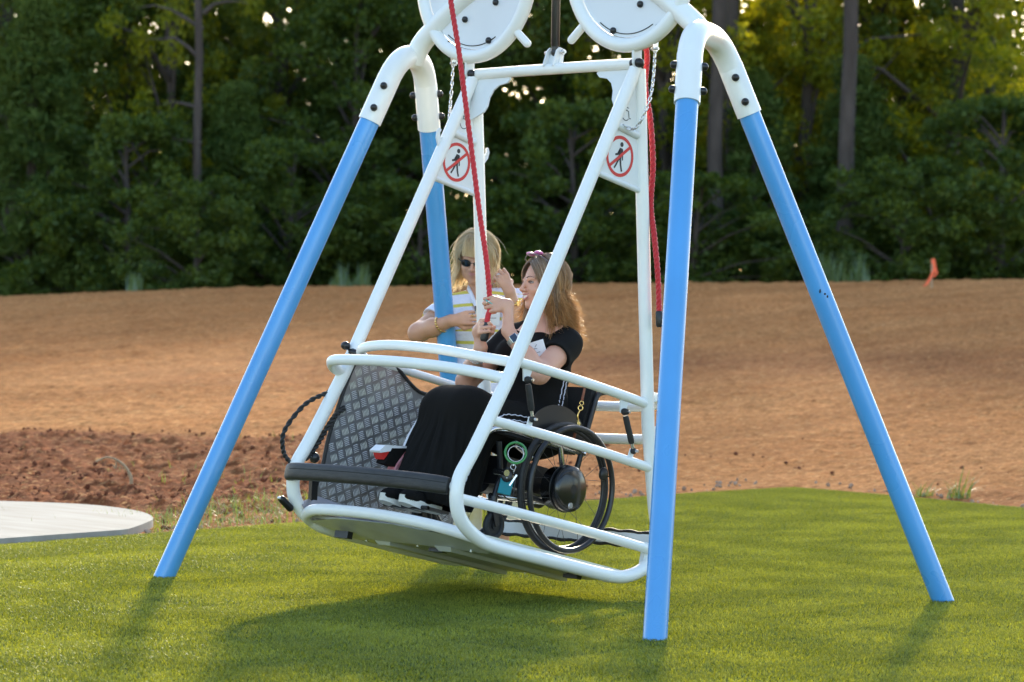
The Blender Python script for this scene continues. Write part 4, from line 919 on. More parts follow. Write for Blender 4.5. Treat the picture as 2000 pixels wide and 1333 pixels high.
def hairmat(name, root, tip, root2, tip2, shine=.35):
    m = bpy.data.materials.new(name); m.use_nodes = True; t = m.node_tree; n = t.nodes; L = t.links; b = n['Principled BSDF']
    at = n.new('ShaderNodeAttribute'); at.attribute_name = 'along'; geo = n.new('ShaderNodeNewGeometry')
    def rp(a, c): r = n.new('ShaderNodeValToRGB'); r.color_ramp.elements[0].color = (*a, 1); r.color_ramp.elements[1].color = (*c, 1); r.color_ramp.elements[0].position = .08; r.color_ramp.elements[1].position = .8; L.new(at.outputs['Fac'], r.inputs[0]); return r.outputs[0]
    x = n.new('ShaderNodeMix'); x.data_type = 'RGBA'; L.new(geo.outputs['Random Per Island'], x.inputs[0]); L.new(rp(root, tip), x.inputs[6]); L.new(rp(root2, tip2), x.inputs[7]); L.new(x.outputs[2], b.inputs['Base Color'])
    b.inputs['Roughness'].default_value = shine; b.inputs['Specular IOR Level'].default_value = .55
    tr = n.new('ShaderNodeBsdfTranslucent'); L.new(x.outputs[2], tr.inputs[0]); ms = n.new('ShaderNodeMixShader'); ms.inputs[0].default_value = .36
    out = n['Material Output']; L.new(b.outputs[0], ms.inputs[1]); L.new(tr.outputs[0], ms.inputs[2]); L.new(ms.outputs[0], out.inputs[0])
    return m
def strands(name, paths, wd, m, parent, off=(0, 0, 0)):
    """ribbons: paths is (N, K, 3)"""
    P = np.asarray(paths); N, K, _ = P.shape; T = np.gradient(P, axis=1); T /= np.linalg.norm(T, axis=2)[..., None]+1e-9
    ctr = P.reshape(-1, 3).mean(0); rnd = rng.normal(size=(N, 1, 3)); side = np.cross(T, rnd+0*T); side /= np.linalg.norm(side, axis=2)[..., None]+1e-9
    k = np.linspace(0, 1, K); w_ = (wd*rng.uniform(.6, 1.2, (N, 1))*(1-k**3*.85)[None])[..., None]
    v = np.stack([P-side*w_/2, P+side*w_/2], 2).reshape(-1, 3)-np.array(off)
    base = (np.arange(N)*K*2)[:, None, None]+(np.arange(K-1)*2)[None, :, None]; f = (base+np.array([0, 1, 3, 2])[None, None]).reshape(-1, 4)
    o = fast_mesh(name, v, f, m, parent, smooth=True); a = o.data.attributes.new('along', 'FLOAT', 'POINT'); a.data.foreach_set('value', np.repeat(np.tile(k, N), 2).astype(np.float32)); return o
def rotm(ax, deg):
    ax = u3(ax); a = math.radians(deg); K = np.array([[0, -ax[2], ax[1]], [ax[2], 0, -ax[0]], [-ax[1], ax[0], 0]]); return np.eye(3)+math.sin(a)*K+(1-math.cos(a))*K@K

def head_sdf(S_, c, R, s=1.):
    """adult head, face along local -Y, up +Z; c is the centre between the ears"""
    p = lambda x, y, z: c+R@(V(x, y, z)*s)
    E = lambda q, r, k=.02, sub=False: S_.ell(p(*q), np.array(r)*s, k, R, sub)
    E((0, .012, .035), (.074, .092, .088), .02)            # skull
    E((0, -.030, -.020), (.060, .064, .080), .03)          # face
    E((0, -.045, -.078), (.036, .040, .030), .03)          # jaw
    E((0, -.074, -.096), (.017, .017, .014), .018)         # chin
    for q in (-1, 1):
        E((q*.034, -.066, -.028), (.024, .022, .020), .018)  # cheek
        S_.cap(p(q*.040, -.025, -.075), p(q*.055, .005, -.045), .022*s, .024*s, .02)
        E((q*.031, -.096, .007), (.0150, .011, .0080), .007, True)  # socket
        S_.cap(p(q*.016, -.0885, .022), p(q*.045, -.076, .023), .0075*s, .006*s, .010)
        E((q*.0735, .012, -.005), (.009, .018, .030), .005)  # ear
    S_.cap(p(0, -.090, .015), p(0, -.1130, -.022), .0070*s, .0092*s, .009)  # nose
    E((0, -.1145, -.025), (.0092, .010, .0085), .006)
    for q in (-1, 1): E((q*.0110, -.104, -.029), (.0075, .009, .007), .005)
    E((0, -.0850, -.053), (.024, .012, .015), .012)        # muzzle
    return p
def face_parts(body, c, R, s, off, smile=.4, eyes=True, lips=LIPM):
    p = lambda x, y, z: c+R@(V(x, y, z)*s)
    if eyes:
        for q in (-1, 1):
            b = MB(); b.ball(p(q*.031, -.0815, .0055), (.0125*s, .0085*s, .0062*s), 14, R); ey = b.build('eye', EYEW, body, off)
            b = MB(); d = R@u3(V(q*.0-.18, -1, -.1)); b.ball(p(q*.031, -.0815, .0055)+d*.0050*s, .0052*s, 10); b.build('iris', IRIS, ey, off)
            b = MB(); P = [p(q*(.031+.0135*math.cos(a)), -.0885-.0020*math.sin(a), .0055+.0060*math.sin(a)) for a in np.linspace(.1, math.pi-.1, 9)]; b.tube(P, .0017*s, 6); b.build('eyelid', BROW, body, off)
            b = MB(); P = [p(q*x, y, z) for x, y, z in ((.014, -.096, .026), (.026, -.0955, .031), (.038, -.090, .031), (.049, -.080, .026))]; b.tube(spline(P, 4), [.0028*s*(1-.04*i) for i in range(13)], 6, flat=.5); b.build('eyebrow', BROW, body, off)
    wv = .021+.007*smile
    up = [p(x*wv, -.1010+.016*x*x, -.048+.009*smile*x*x+.0015*(abs(x) < .3)) for x in np.linspace(-1, 1, 9)]
    lo = [p(x*wv, -.0990+.016*x*x, -.048-.016*smile-.004+(.009*smile+.016*smile+.004)*x*x) for x in np.linspace(-1, 1, 9)]
    b = MB(); rr = [.0012+.0030*(1-(i/4-1)**2) for i in range(9)]; b.tube(up, [r*s for r in rr], 8); b.tube(lo, [r*1.2*s for r in rr], 8); b.build('lips', lips, body, off)
    if smile > .2:
        b = MB(); b.add(up+lo, [(i, i+1, 10+i, 9+i) for i in range(8)], True); mo = b.build('teeth', TEETH, body, off)
def hand_sdf(S_, wrist, R, curl, s=1., k=.0045, thumb=(.5, .5), spread=.0, nails=None, fr=1.):
    """R columns: x across the palm towards the thumb side, y from wrist to fingers, z out of the back. curl: per finger (knuckle, mid, tip) degrees"""
    p = lambda x, y, z: wrist+R@(V(x, y, z)*s)
    for i in range(4):
        x = .030-.0202*i; S_.cap(p(x*.45, .004, 0), p(x, .078-(.0, .0, .004, .011)[i], 0), .0150*s, .0108*s, .010)
    S_.cap(p(.008, .0, 0), p(-.006, .03, 0), .021*s, .018*s, .015)
    L = ((.040, .024, .019), (.044, .028, .020), (.041, .026, .019), (.032, .019, .017)); tips = []
    for i in range(4):
        x = .030-.0202*i; q = p(x, .080-(.0, -.002, .003, .011)[i], .001); a = 0; sp_ = spread*(1.5-i)
        pts = [q]
        for j in range(3):
            a += math.radians(curl[i][j]); d = V(math.sin(math.radians(sp_)), math.cos(a), -math.sin(a)); q = q+R@(d*L[i][j]*s); pts.append(q)
        S_.chain(pts, [.0096*s*fr, .0088*s*fr, .0080*s*fr, .0068*s*fr], k); tips.append(pts)
    t0 = p(.018, .018, -.004); t1 = p(.040+.008*thumb[0], .045, -.014-.02*thumb[1]); t2 = p(.040+.006*thumb[0]-.020*thumb[1], .072, -.024-.03*thumb[1]); t3 = p(.034-.034*thumb[1], .092, -.030-.030*thumb[1])
    S_.chain([t0, t1, t2, t3], [.015*s, .0125*s, .0105*s, .0085*s], .007); return tips, (t2, t3)
def frame(yax, zax):
    """hand frame: y = towards fingers, z = back of hand"""
    y = u3(yax); z = u3(np.array(zax)-y*(np.array(zax)@y)); x = np.cross(y, z); return np.stack([x, y, z], 1)
# ------------------------------------------------------------------ seated woman (coordinates of the tilted gondola)
OS = (0, .2, .19)
w1 = gempty('person', 'seated woman in a black dress smiling and gripping the red rope with both hands', 'person', OS)
hc = V(-.005, .200, 1.362)
HR = rotm((0, 0, 1), -17) @ rotm((1, 0, 0), 11)      # face turned a little to her right, chin level in the world
body = SDF((-.36, -.62, .22), (.36, .44, 1.52), .0036)
hp = head_sdf(body, hc, HR, 1.0)
nk = hc+HR@V(0, .02, -.07)
body.cap(nk, (0, .225, 1.16), .050, .056, .03)
SL, SR = V(.155, .245, 1.110), V(-.160, .22, 1.120)
body.cap((-.11, .225, 1.13), (.11, .235, 1.13), .062, .062, .04); body.ell((0, .235, 1.02), (.155, .105, .17), .06); body.ell((0, .235, .80), (.165, .125, .16), .08)
EL, WL = V(.225, .020, .930), V(.088, -.070, 1.092)
ER, WR = V(-.215, .040, .885), V(-.060, -.065, 1.015)
for s_, e_, w_ in ((SL, EL, WL), (SR, ER, WR)):
    body.cap(s_, e_, .056, .046, .03); body.cap(e_, e_*.6+w_*.4, .044, .040, .02); body.cap(e_*.6+w_*.4, w_, .040, .0265, .02)
HL, HRr = V(.015, -.115, 1.150), V(-.005, -.112, 1.092)
KN = {-1: V(-.10, -.185, .70), 1: V(.10, -.205, .70)}; AN = {-1: V(-.075, -.285, .335), 1: V(.075, -.275, .33)}
for q in (-1, 1):
    body.cap((q*.09, .21, .70), KN[q], .088, .062, .05); body.cap(KN[q], (KN[q]+AN[q])/2+V(0, .02, 0), .058, .052, .03); body.cap((KN[q]+AN[q])/2+V(0, .02, 0), AN[q], .052, .034, .03)
    body.cap(AN[q]+V(0, .02, -.03), AN[q]+V(0, -.13, -.03), .032, .024, .02)
# hands closed round the rope
ROPE_DIR = u3(V(-.135, 0, .62)); gp0 = V(-.005, -.128, 1.065)
RL = frame(u3(V(-.55, -.28, .78)), u3(V(.25, -.95, -.12)*-1+V(0.1, 0, 0))*-1)
def grip(wrist, gpt, back, s, thumb_up, axis):
    """hand frame whose curled fingers close round the rope at gpt; axis = rope direction"""
    y = u3(gpt-wrist); x = u3(axis-y*(axis@y)); z = u3(np.cross(x, y))
    return np.stack([x, y, z], 1)
gL = V(.004, -.122, 1.196); gR = V(.000, -.117, 1.096)
# left hand: back of the hand towards the camera
def rope_hand(wr, g, axis, outward, s):
    z = u3(outward-axis*(outward@axis)); x = axis; y = u3(np.cross(z, x)); 
    if y@(g-wr) < 0: y = -y; z = z
    return np.stack([np.cross(y, z), y, z], 1)
RLh = rope_hand(WL, gL, ROPE_DIR, V(.85, -.45, .1), 1.0)
RRh = rope_hand(WR, gR, ROPE_DIR, V(-.55, -.75, 0), 1.0)
def place_hand(wr, g, Rh, s, curl, thumb):
    # palm centre sits beside the rope; shift hand so the curled finger ring encloses g
    o = g-Rh@(V(0.004, .082, -.021)*s)
    body.cap(wr, o, .0265, .0215, .015); body.cap(o, o+Rh@(V(0, .03, 0)*s), .0215, .018, .015)
    return hand_sdf(body, o, Rh, curl, s, .002, thumb)
cur = [(52, 88, 60), (56, 90, 62), (60, 90, 62), (64, 88, 60)]
tL = place_hand(WL, gL, RLh, .93, cur, (.2, .9)); tR = place_hand(WR, gR, RRh, .93, cur, (.3, .9))
skin = body.build('body', SKIN1, w1, OS, 1, keep=lambda c: ~((c[:, 2] < .52) & (c[:, 1] > -.05)) & (c[:, 2] > .34))
face_parts(skin, hc, HR, 1.0, OS, .95)
# dress: bodice with short sleeves, skirt spread over the knees
dr = SDF((-.36, -.52, .22), (.36, .46, 1.30), .0048)
dr.ell((0, .238, 1.02), (.172, .122, .172), .05); dr.cap((-.115, .235, 1.115), (.115, .248, 1.108), .070, .070, .05); dr.cap((-.085, .235, 1.150), (.085, .24, 1.145), .056, .056, .04); dr.ell((0, .24, .80), (.180, .142, .20), .08); dr.ell((0, .245, .70), (.205, .16, .10), .06)
for q in (-1, 1): dr.ell((q*.07, .135, 1.03), (.075, .065, .07), .05)
dr.cap(SL, SL+(EL-SL)*.46, .066, .066, .03); dr.cap(SR, SR+(ER-SR)*.52, .068, .064, .03)
for q in (-1, 1):
    dr.cap((q*.09, .20, .715), KN[q]+V(0, 0, .012), .105, .078, .07); dr.cap(KN[q]+V(0, -.005, .01), AN[q]+V(0, -.02, .03), .078, .082, .07)
dr.cap((0, -.19, .715), (0, -.275, .33), .095, .115, .09); dr.cap((-.07, -.205, .705), (.07, -.225, .70), .078, .078, .06); dr.cap((-.06, -.295, .35), (.07, -.27, .34), .085, .09, .06); dr.cap((.05, -.10, .66), (.03, -.16, .42), .07, .10, .07); dr.cap((-.04, -.10, .62), (-.04, -.15, .40), .07, .09, .07)
dr.cap((.06, -.18, .34), (.05, -.24, .31), .07, .075, .05); dr.cap((.075, -.27, .32), (.06, -.18, .31), .07, .07, .04); dr.cap((-.06, -.27, .33), (-.05, -.20, .31), .07, .07, .04)
# neckline
dr.ell(V(0, .155, 1.185), (.050, .075, .055), .012, sub=True); dr.cap(hc, (0, .225, 1.19), .056, .060, .012, sub=True)
# sleeve openings
for s_, e_, f_ in ((SL, EL, .53), (SR, ER, .60)):
    d = u3(e_-s_); L = np.linalg.norm(e_-s_); dr.cap(s_+d*L*(f_+.16), s_+d*L*1.1, .095, .095, .006, sub=True)
def folds(v):
    z = v[:, 2]; lowr = sstep(.72, .55, z); a = np.arctan2(v[:, 1]+.22, v[:, 0]); am = .007*lowr*np.sin(a*13+z*6+np.sin(z*14)*.8)+.004*lowr*np.sin(a*29+z*3)
    c = v-V(0, -.22, 0); c[:, 2] = 0; n = np.linalg.norm(c, axis=1)[:, None]+1e-6; v = v+c/n*am[:, None]
    w_ = np.exp(-((z-.83)/.08)**2)*np.clip(v[:, 1]-.05, 0, .1)*10; v = v+np.stack([0*z, 0*z, 0*z], 1)
    bd = np.exp(-((z-.92)/.18)**2)*(v[:, 1] > .02); am = .0035*bd*np.sin(z*62+v[:, 0]*30+np.sin(v[:, 1]*40)); c = v-V(0, .24, 0); c[:, 2] = 0; n = np.linalg.norm(c, axis=1)[:, None]+1e-6
    return v+c/n*am[:, None]
dress = dr.build('dress', CLOTHB, w1, OS, 2, keep=lambda c: c[:, 2] > .286+.010*np.sin(c[:, 0]*20), warp=folds)
dress.modifiers.new('thick', 'SOLIDIFY').thickness = .002
# piping trim: pairs of wavy white cords running down the side over the thigh
TRIM = mat('lavender white trim', (.62, .62, .74), .7)
def surf_x(y, z, x0=.40):   # march inwards until the dress skin is met
    x = x0
    while x > .02:
        i = np.round((V(x, y, z)-dr.lo)/dr.h).astype(int)
        if (i >= 0).all() and (i < dr.n).all() and dr.g[tuple(i)] < 0: return x+.004
        x -= .004
    return .1
b = MB()
for off_ in (0, .022):
    P = []
    for k, (y, z) in enumerate([tuple(q[:2]) for q in spline([(.245+off_, .955, 0), (.235+off_, .88, 0), (.215+off_, .82, 0), (.16+off_*.8, .765-off_*.6, 0), (.07, .742-off_, 0), (-.03, .735-off_, 0), (-.12, .715-off_, 0), (-.175, .655-off_*.3, 0), (-.215+off_, .57, 0), (-.245+off_, .47, 0), (-.28+off_, .39, 0)], 9)]):
        P.append((surf_x(y, z)+.001, y+.0022*math.sin(k*1.9), z+.0022*math.cos(k*1.9)))
    b.tube(P, .0023, 6)
b.build('trim', TRIM, dress, OS)
# shoes
SHOE = mat('white leather shoe', (.72, .73, .70), .5, var=.06, vscale=20)
for q in (-1, 1):
    a = V(q*.058, -.345, .292)
    o = SDF(a-V(.06, .17, .06), a+V(.06, .19, .08), .004)
    o.cap(a+V(0, -.10, 0), a+V(0, .05, 0), .036, .030, .02); o.ell(a+V(0, -.105, .0), (.040, .045, .026), .02); o.cap(a+V(0, .05, .02), a+V(0, .10, .05), .032, .034, .02)
    up_ = o.build('shoe', CLOTHB, w1, OS, 1, keep=lambda c: c[:, 2] > a[2]-.012)
    b = MB(); pl_ = spline([(a[0]-.036, a[1]-.11, 0), (a[0], a[1]-.155, 0), (a[0]+.038, a[1]-.11, 0), (a[0]+.031, a[1]-.02, 0), (a[0]+.032, a[1]+.06, 0), (a[0], a[1]+.085, 0), (a[0]-.032, a[1]+.06, 0), (a[0]-.031, a[1]-.02, 0)], 6, closed=True)
    tilt = lambda p, z: (p[0], p[1], a[2]-.012+z-.10*(p[1]-a[1])*0+.012*math.exp(-((p[1]-(a[1]-.155))/.05)**2))
    n = len(pl_); vs = [tilt(p, -.026) for p in pl_]+[tilt(p, .006) for p in pl_]; b.add(vs, [(i, (i+1) % n, n+(i+1) % n, n+i) for i in range(n)], True); b.add(vs, [tuple(range(n-1, -1, -1)), tuple(range(n, 2*n))], False)
    b.build('sole', SHOE, up_, OS)
# watch on the left wrist
mid = WL*.78+EL*.22; ax = u3(WL-EL)
b = MB(); b.torus(mid, .0335, .0018, ax=ax, n=40, m=8); 
ring = []
u_ = u3(np.cross(ax, (0, 0, 1))); v_ = np.cross(ax, u_); vs = []
for k in range(40):
    a = 2*math.pi*k/40; c = mid+.0345*(math.cos(a)*u_+math.sin(a)*v_); vs += [c-ax*.011, c+ax*.011]
b = MB(); b.add(vs, [(2*k, 2*k+1, (2*k+3) % 80, (2*k+2) % 80) for k in range(40)], True); wt = b.build('watch_band', mat('grey mesh band', (.42, .41, .38), .4, .8, bump=.5, bscale=400), skin, OS)
od = u3(V(7.9, -8.8, -.3)); od = u3(od-ax*(od@ax)); wu = np.cross(ax, od); WRm = np.stack([wu, ax, od], 1)
b = MB(); b.box(mid+od*.037, (.034, .038, .010), WRm); wc = b.build('watch_case', SILVER, wt, OS); bv = wc.modifiers.new('bev', 'BEVEL'); bv.width = .004; bv.segments = 3
b = MB(); b.box(mid+od*.0425, (.028, .032, .0018), WRm); b.build('watch_screen', mat('dark watch glass', (.012, .022, .05), .12), wt, OS)
# bracelet with turquoise on the right wrist
mid = WR*.72+ER*.28; ax = u3(WR-ER)
b = MB()
for k in (-1, 0, 1): b.torus(mid+ax*k*.008, .034+.001*k, .0017, ax=u3(ax+V(.08*k, 0, .05)), n=36, m=6)
br = b.build('bracelet', SILVER, skin, OS); u_ = u3(V(-.5, -.8, 0)-ax*(V(-.5, -.8, 0)@ax)); b = MB(); b.ball(mid+u_*.036, (.008, .005, .013)); b.build('stone', TURQ, br, OS)
# long turquoise ring across the left hand
kn = tL[0][1][1]*.5+tL[0][1][0]*.5; b = MB(); dd = u3(V(.75, .2, -.35)); c0 = kn+RLh[:, 2]*.011
for sg in (-1, 1): b.tube([c0, c0+dd*sg*.010, c0+dd*sg*.024], [.0045, .0055, .0008], 8, flat=.6)
rg_ = b.build('ring', TURQ, skin, OS); b = MB(); b.ball(c0+RLh[:, 2]*.002, .0045); b.torus(kn, .0095, .0012, ax=u3(tL[0][1][1]-tL[0][1][0]), n=20, m=6); b.build('ring_setting', SILVER, rg_, OS)
for T, Rh in ((tL, RLh), (tR, RRh)):
    for pts in T[0]:
        d = u3(pts[3]-pts[2]); z = u3(np.cross(d, Rh[:, 0])); z = z if z@(pts[3]-pts[1]) > -9 else -z; b = MB()
        nn = u3(Rh[:, 1]*-1+0*z); nrm = -np.cross(Rh[:, 0], d); b.ball(pts[3]-d*.001+nrm*.0045*(1 if nrm@(pts[3]-pts[0]) > 0 else 1), (.0045, .0045, .0045), 8); b.build('nail', NAIL, skin, OS)
# name tag on the chest
b = MB(); tc = V(.105, .100, 1.045); tx = u3(V(.80, .52, .05)); tz = u3(V(.10, -.12, 1)); tz = u3(tz-tx*(tx@tz)); tn = np.cross(tx, tz)
TR_ = np.stack([tx, tz, tn], 1); TR2 = TR_ @ np.array([[math.cos(.38), -math.sin(.38), 0], [math.sin(.38), math.cos(.38), 0], [0, 0, 1]])
b.box(tc+tn*.022, (.100, .074, .0012), TR2); tg = b.build('name_tag', PAPER, w1, OS)
b = MB()
for k, (px, py, ww) in enumerate(((-.02, .016, .018), (0.0, .008, .03), (.012, .018, .014), (-.008, -.004, .022), (.01, -.012, .026))): b.box(tc+tn*.0232+TR2@V(px, py, 0), (ww, .0022, .0004), TR2@rotm((0, 0, 1), (25, -14, 40, 10, 0)[k]))
b.build('scribble', PRINTG, tg, OS)
# hair, long and brown, grey at the parting, golden tips curling up on the shoulders
HAIR1 = hairmat('long brown hair', (.25, .18, .12), (.44, .22, .08), (.42, .36, .30), (.62, .36, .15), .32)
def head_hair(c, R, N, K, length, wave, side_sw, m, parent, off, vol=1.0, fringe=None, curl_out=.03, part=.0, wd=.0035, ztip=None, front_open=.62, spread=.10):
    paths = []
    while len(paths) < N:
        d = rng.normal(size=3); d /= np.linalg.norm(d)
        if d[2] < -.25: continue
        face = -d[1]
        if face > .55 and d[2] < .62: continue
        if face > front_open and d[2] < .45: continue
        r = V(.079, .098, .094)*vol; p = V(0, .012, .035)+d*r; az = math.atan2(d[0], d[1])       # 0 = back
        sgn = 1 if d[0] > part else -1
        L = length*rng.uniform(.82, 1.08); q = p.copy(); path = [q.copy()]; ph = rng.uniform(0, 6.28); step = L/(K-1)
        # flow: first over the skull away from the parting, then down
        for k in range(1, K):
            u = k/(K-1); e = (q-V(0, .012, .035))/r; el = np.linalg.norm(e); n_ = e/r; n_ /= np.linalg.norm(n_)
            if q[2] > -.02:
                flow = V(sgn*.9, .35 if d[1] > -.35 else -.10, -.75-.8*max(0, 1-q[2]/.1)); flow = flow-n_*(flow@n_); flow /= np.linalg.norm(flow)+1e-9
                q = q+flow*step; e = (q-V(0, .012, .035))/r; el = np.linalg.norm(e); tgt = 1.03+.10*rng.random()*.3+.13*u
                q = V(0, .012, .035)+(q-V(0, .012, .035))*(tgt/el) if el < tgt else q
            else:
                out = V(q[0], q[1]-.01, 0); out /= np.linalg.norm(out)+1e-9; tt = max(0, (u-.55)/.45)
                wv = wave*math.sin(u*9+ph*.25+az*2.5)*.5; g = V(0, 0, -1)+out*(.14-.32*(u < .75)*(math.hypot(q[0], q[1]) > spread)+curl_out*8*tt**2)+V(math.cos(az), -math.sin(az), 0)*wv
                if d[1] < -.1: g = g+V(sgn*.12, -.06, 0)
                g += side_sw
                if tt > .6: g = g+V(0, 0, .9*(tt-.6)*2.2*(curl_out > .04))
                g /= np.linalg.norm(g); q = q+g*step
            path.append(q.copy())
        if rng.random() < .05:
            w_ = rng.normal(size=3)*.022; path = [x+w_*(i_/(K-1))**1.3+rng.normal(size=3)*.0012 for i_, x in enumerate(path)]
        paths.append([c+R@x for x in path])
    P = np.array(paths)
    clump = np.round(P[:, 0]/.018)*.018; key = (clump*1000).astype(int) @ np.array([73856093, 19349663, 83492791]) % 997
    lock = np.stack([np.sin(key*.37), np.cos(key*.71), np.sin(key*1.3)], 1)*.012; kk = np.linspace(0, 1, K)[None, :, None]**1.5; P = P+lock[:, None]*kk
    return strands('hair', P, wd, m, parent, off)
cap1 = SDF(hc-.16, hc+.16, .005)
cap1.ell(hc+HR@V(0, .020, .040), (.079, .092, .090), .01, HR); cap1.ell(hc+HR@V(0, .062, -.05), (.074, .052, .10), .04, HR)
cap1.ell(hc+HR@V(0, -.085, -.02), (.064, .075, .088), .012, HR, sub=True)
HB1 = mat('hair base brown', (.15, .085, .045), .6, var=.3, vscale=60, stretch=(1, 1, .2))
hb = cap1.build('hair_base', HB1, w1, OS, 1)
head_hair(hc, HR, 4600, 17, .298, .42, V(0, .02, 0), HAIR1, w1, OS, 1.07, curl_out=.085, wd=.0034, part=-.05, spread=.135)
# pink framed sunglasses pushed up on the head
PINK = mat('pink plastic frame', (.62, .16, .42), .25, coat=.4)
b = MB(); q = [hc+HR@V(x*1.1, y, z) for x, y, z in ((-.085, .02, .045), (-.080, -.02, .085), (-.062, -.055, .118), (0, -.070, .134), (.062, -.055, .118), (.080, -.02, .085), (.085, .02, .045))]; b.tube(spline(q, 6), .0026, 8)
sg_ = b.build('sunglasses', mat('grey sunglass frame', (.16, .13, .14), .3), w1, OS)
for s2 in (-1, 1): b = MB(); b.ball(hc+HR@V(s2*.034, -.048, .136), (.028, .018, .008), 16, HR@rotm((1, 0, 0), -20)); b.build('lens', PINK, sg_, OS)

# ------------------------------------------------------------------ red ropes, placed through the hands
wgL, wgR = G(gL), G(gR)
d = u3(wgL-wgR); o1, P1 = rope([(-.30, -.355, 2.95), (-.284, -.36, 2.712), (-.268, -.36, 2.577), (-.211, -.362, 2.35), (-.164, -.364, 2.126), (-.113, -.366, 1.881), (-.060, -.37, 1.636), (-.014, -.372, 1.438), tuple(wgL), tuple((wgL+wgR)/2), tuple(wgR)], 'red pull rope held in both hands by the seated woman')
b = MB(); e = wgR-u3(wgL-wgR)*.062; b.tube([wgR+u3(wgL-wgR)*.02, wgR, e+u3(wgL-wgR)*.01, e], [.013, .0165, .0185, .013], 16); b.build('rubber_grip', BLACKP, o1, tuple(P1[0]))
o2, P2 = rope([(.485, .06, 2.42), (.478, .09, 2.32), (.462, .10, 2.20), (.495, .10, 2.05), (.513, .10, 1.86), (.505, .10, 1.69), (.528, .10, 1.55), (.552, .10, 1.38), (.562, .10, 1.22)], 'red pull rope hanging slack beside the near blue leg', .0118)
b = MB(); b.tube([(.562, .10, 1.235), (.562, .10, 1.23), (.566, .10, 1.175), (.566, .10, 1.165)], [.012, .0155, .0165, .012], 14); b.build('rubber_grip', BLACKP, o2, tuple(P2[0]))

# ------------------------------------------------------------------ wheelchair
OWc = (0, .25, .19)
wch = gempty('wheelchair', 'black wheelchair with silver tubes and round wheel motor, parked in the gondola', 'wheelchair', OWc)
CHR = mat('polished chair tube', (.62, .62, .64), .2, 1, rvar=.06, vscale=20); BLKF = mat('black chair frame', (.014, .014, .016), .35, rvar=.1, vscale=20); UPH = mat('black upholstery', (.012, .012, .013), .8, bump=.4, bscale=60)
def wheel(cx, cy, cz, r, tilt):
    wb = MB(); A = u3(V(1, 0, tilt)); wb.torus((cx, cy, cz), r-.013, .0135, ax=A, n=64, m=12); wh = wb.build('wheel', RUBBER, wch, OWc)
    b = MB(); b.torus((cx, cy, cz), r-.030, .0085, ax=A, n=64, m=8); b.build('rim', BLKF, wh, OWc)
    b = MB(); b.torus(np.array((cx, cy, cz))+A*.048*np.sign(cx), r-.022, .0125, ax=A, n=64, m=10)
    for a in np.linspace(0, 2*math.pi, 7)[:-1]+.4: 
        u_ = u3(np.cross(A, (0, 0, 1))); v_ = np.cross(A, u_); d = math.cos(a)*u_+math.sin(a)*v_; b.cyl(np.array((cx, cy, cz))+d*(r-.028), np.array((cx, cy, cz))+d*(r-.024)+A*.048*np.sign(cx), .0035, n=6)
    b.build('hand_rim', BLKF, wh, OWc)
    b = MB(); u_ = u3(np.cross(A, (0, 0, 1))); v_ = np.cross(A, u_); c = np.array((cx, cy, cz))
    for k in range(20):
        a = 2*math.pi*k/20; e = c+(r-.03)*(math.cos(a)*u_+math.sin(a)*v_); a2 = a+(.9 if k % 2 else -.9); h = c+.05*(math.cos(a2)*u_+math.sin(a2)*v_)+A*(.02 if k % 2 else -.02); b.cyl(h, e, .0011, n=5)
    b.build('spokes', BLKF, wh, OWc, kind='stuff')
    b = MB(); b.tube([c-A*.045, c-A*.043, c-A*.0, c+A*.0], [.08, .092, .092, .05], 32) if cx < 0 else b.tube([c-A*.055, c-A*.050, c+A*.010, c+A*.012, c+A*.045, c+A*.056, c+A*.06], [.080, .092, .094, .101, .098, .080, .02], 40)
    mo = b.build('hub_motor', mat('gloss black hub', (.008, .008, .009), .24, coat=.25) if cx > 0 else bpy.data.materials['gloss black hub'], wh, OWc)
    if cx > 0:
        b = MB(); b.tube([c+A*.052+V(0, -.0, -.07), c+A*.060+V(0, 0, -.07)], [.016, .012], 16); b.build('hub_lock', CHR, mo, OWc)
        b = MB(); b.torus(c+A*.011, .100, .003, ax=A, n=40, m=6); b.build('hub_seam', BLKF, mo, OWc)
    return wh
wheel(.275, .240, .475, .285, .0); wheel(-.275, .240, .475, .285, .0)
b = MB(); b.ball((.31, .24+.20, .475+.105), (.018, .025, .03)); b.build('brake_knob', BLACKP, wch, OWc)
b = MB(); b.cyl((-.27, .24, .475), (.27, .24, .475), .016); b.build('axle', BLKF, wch, OWc)
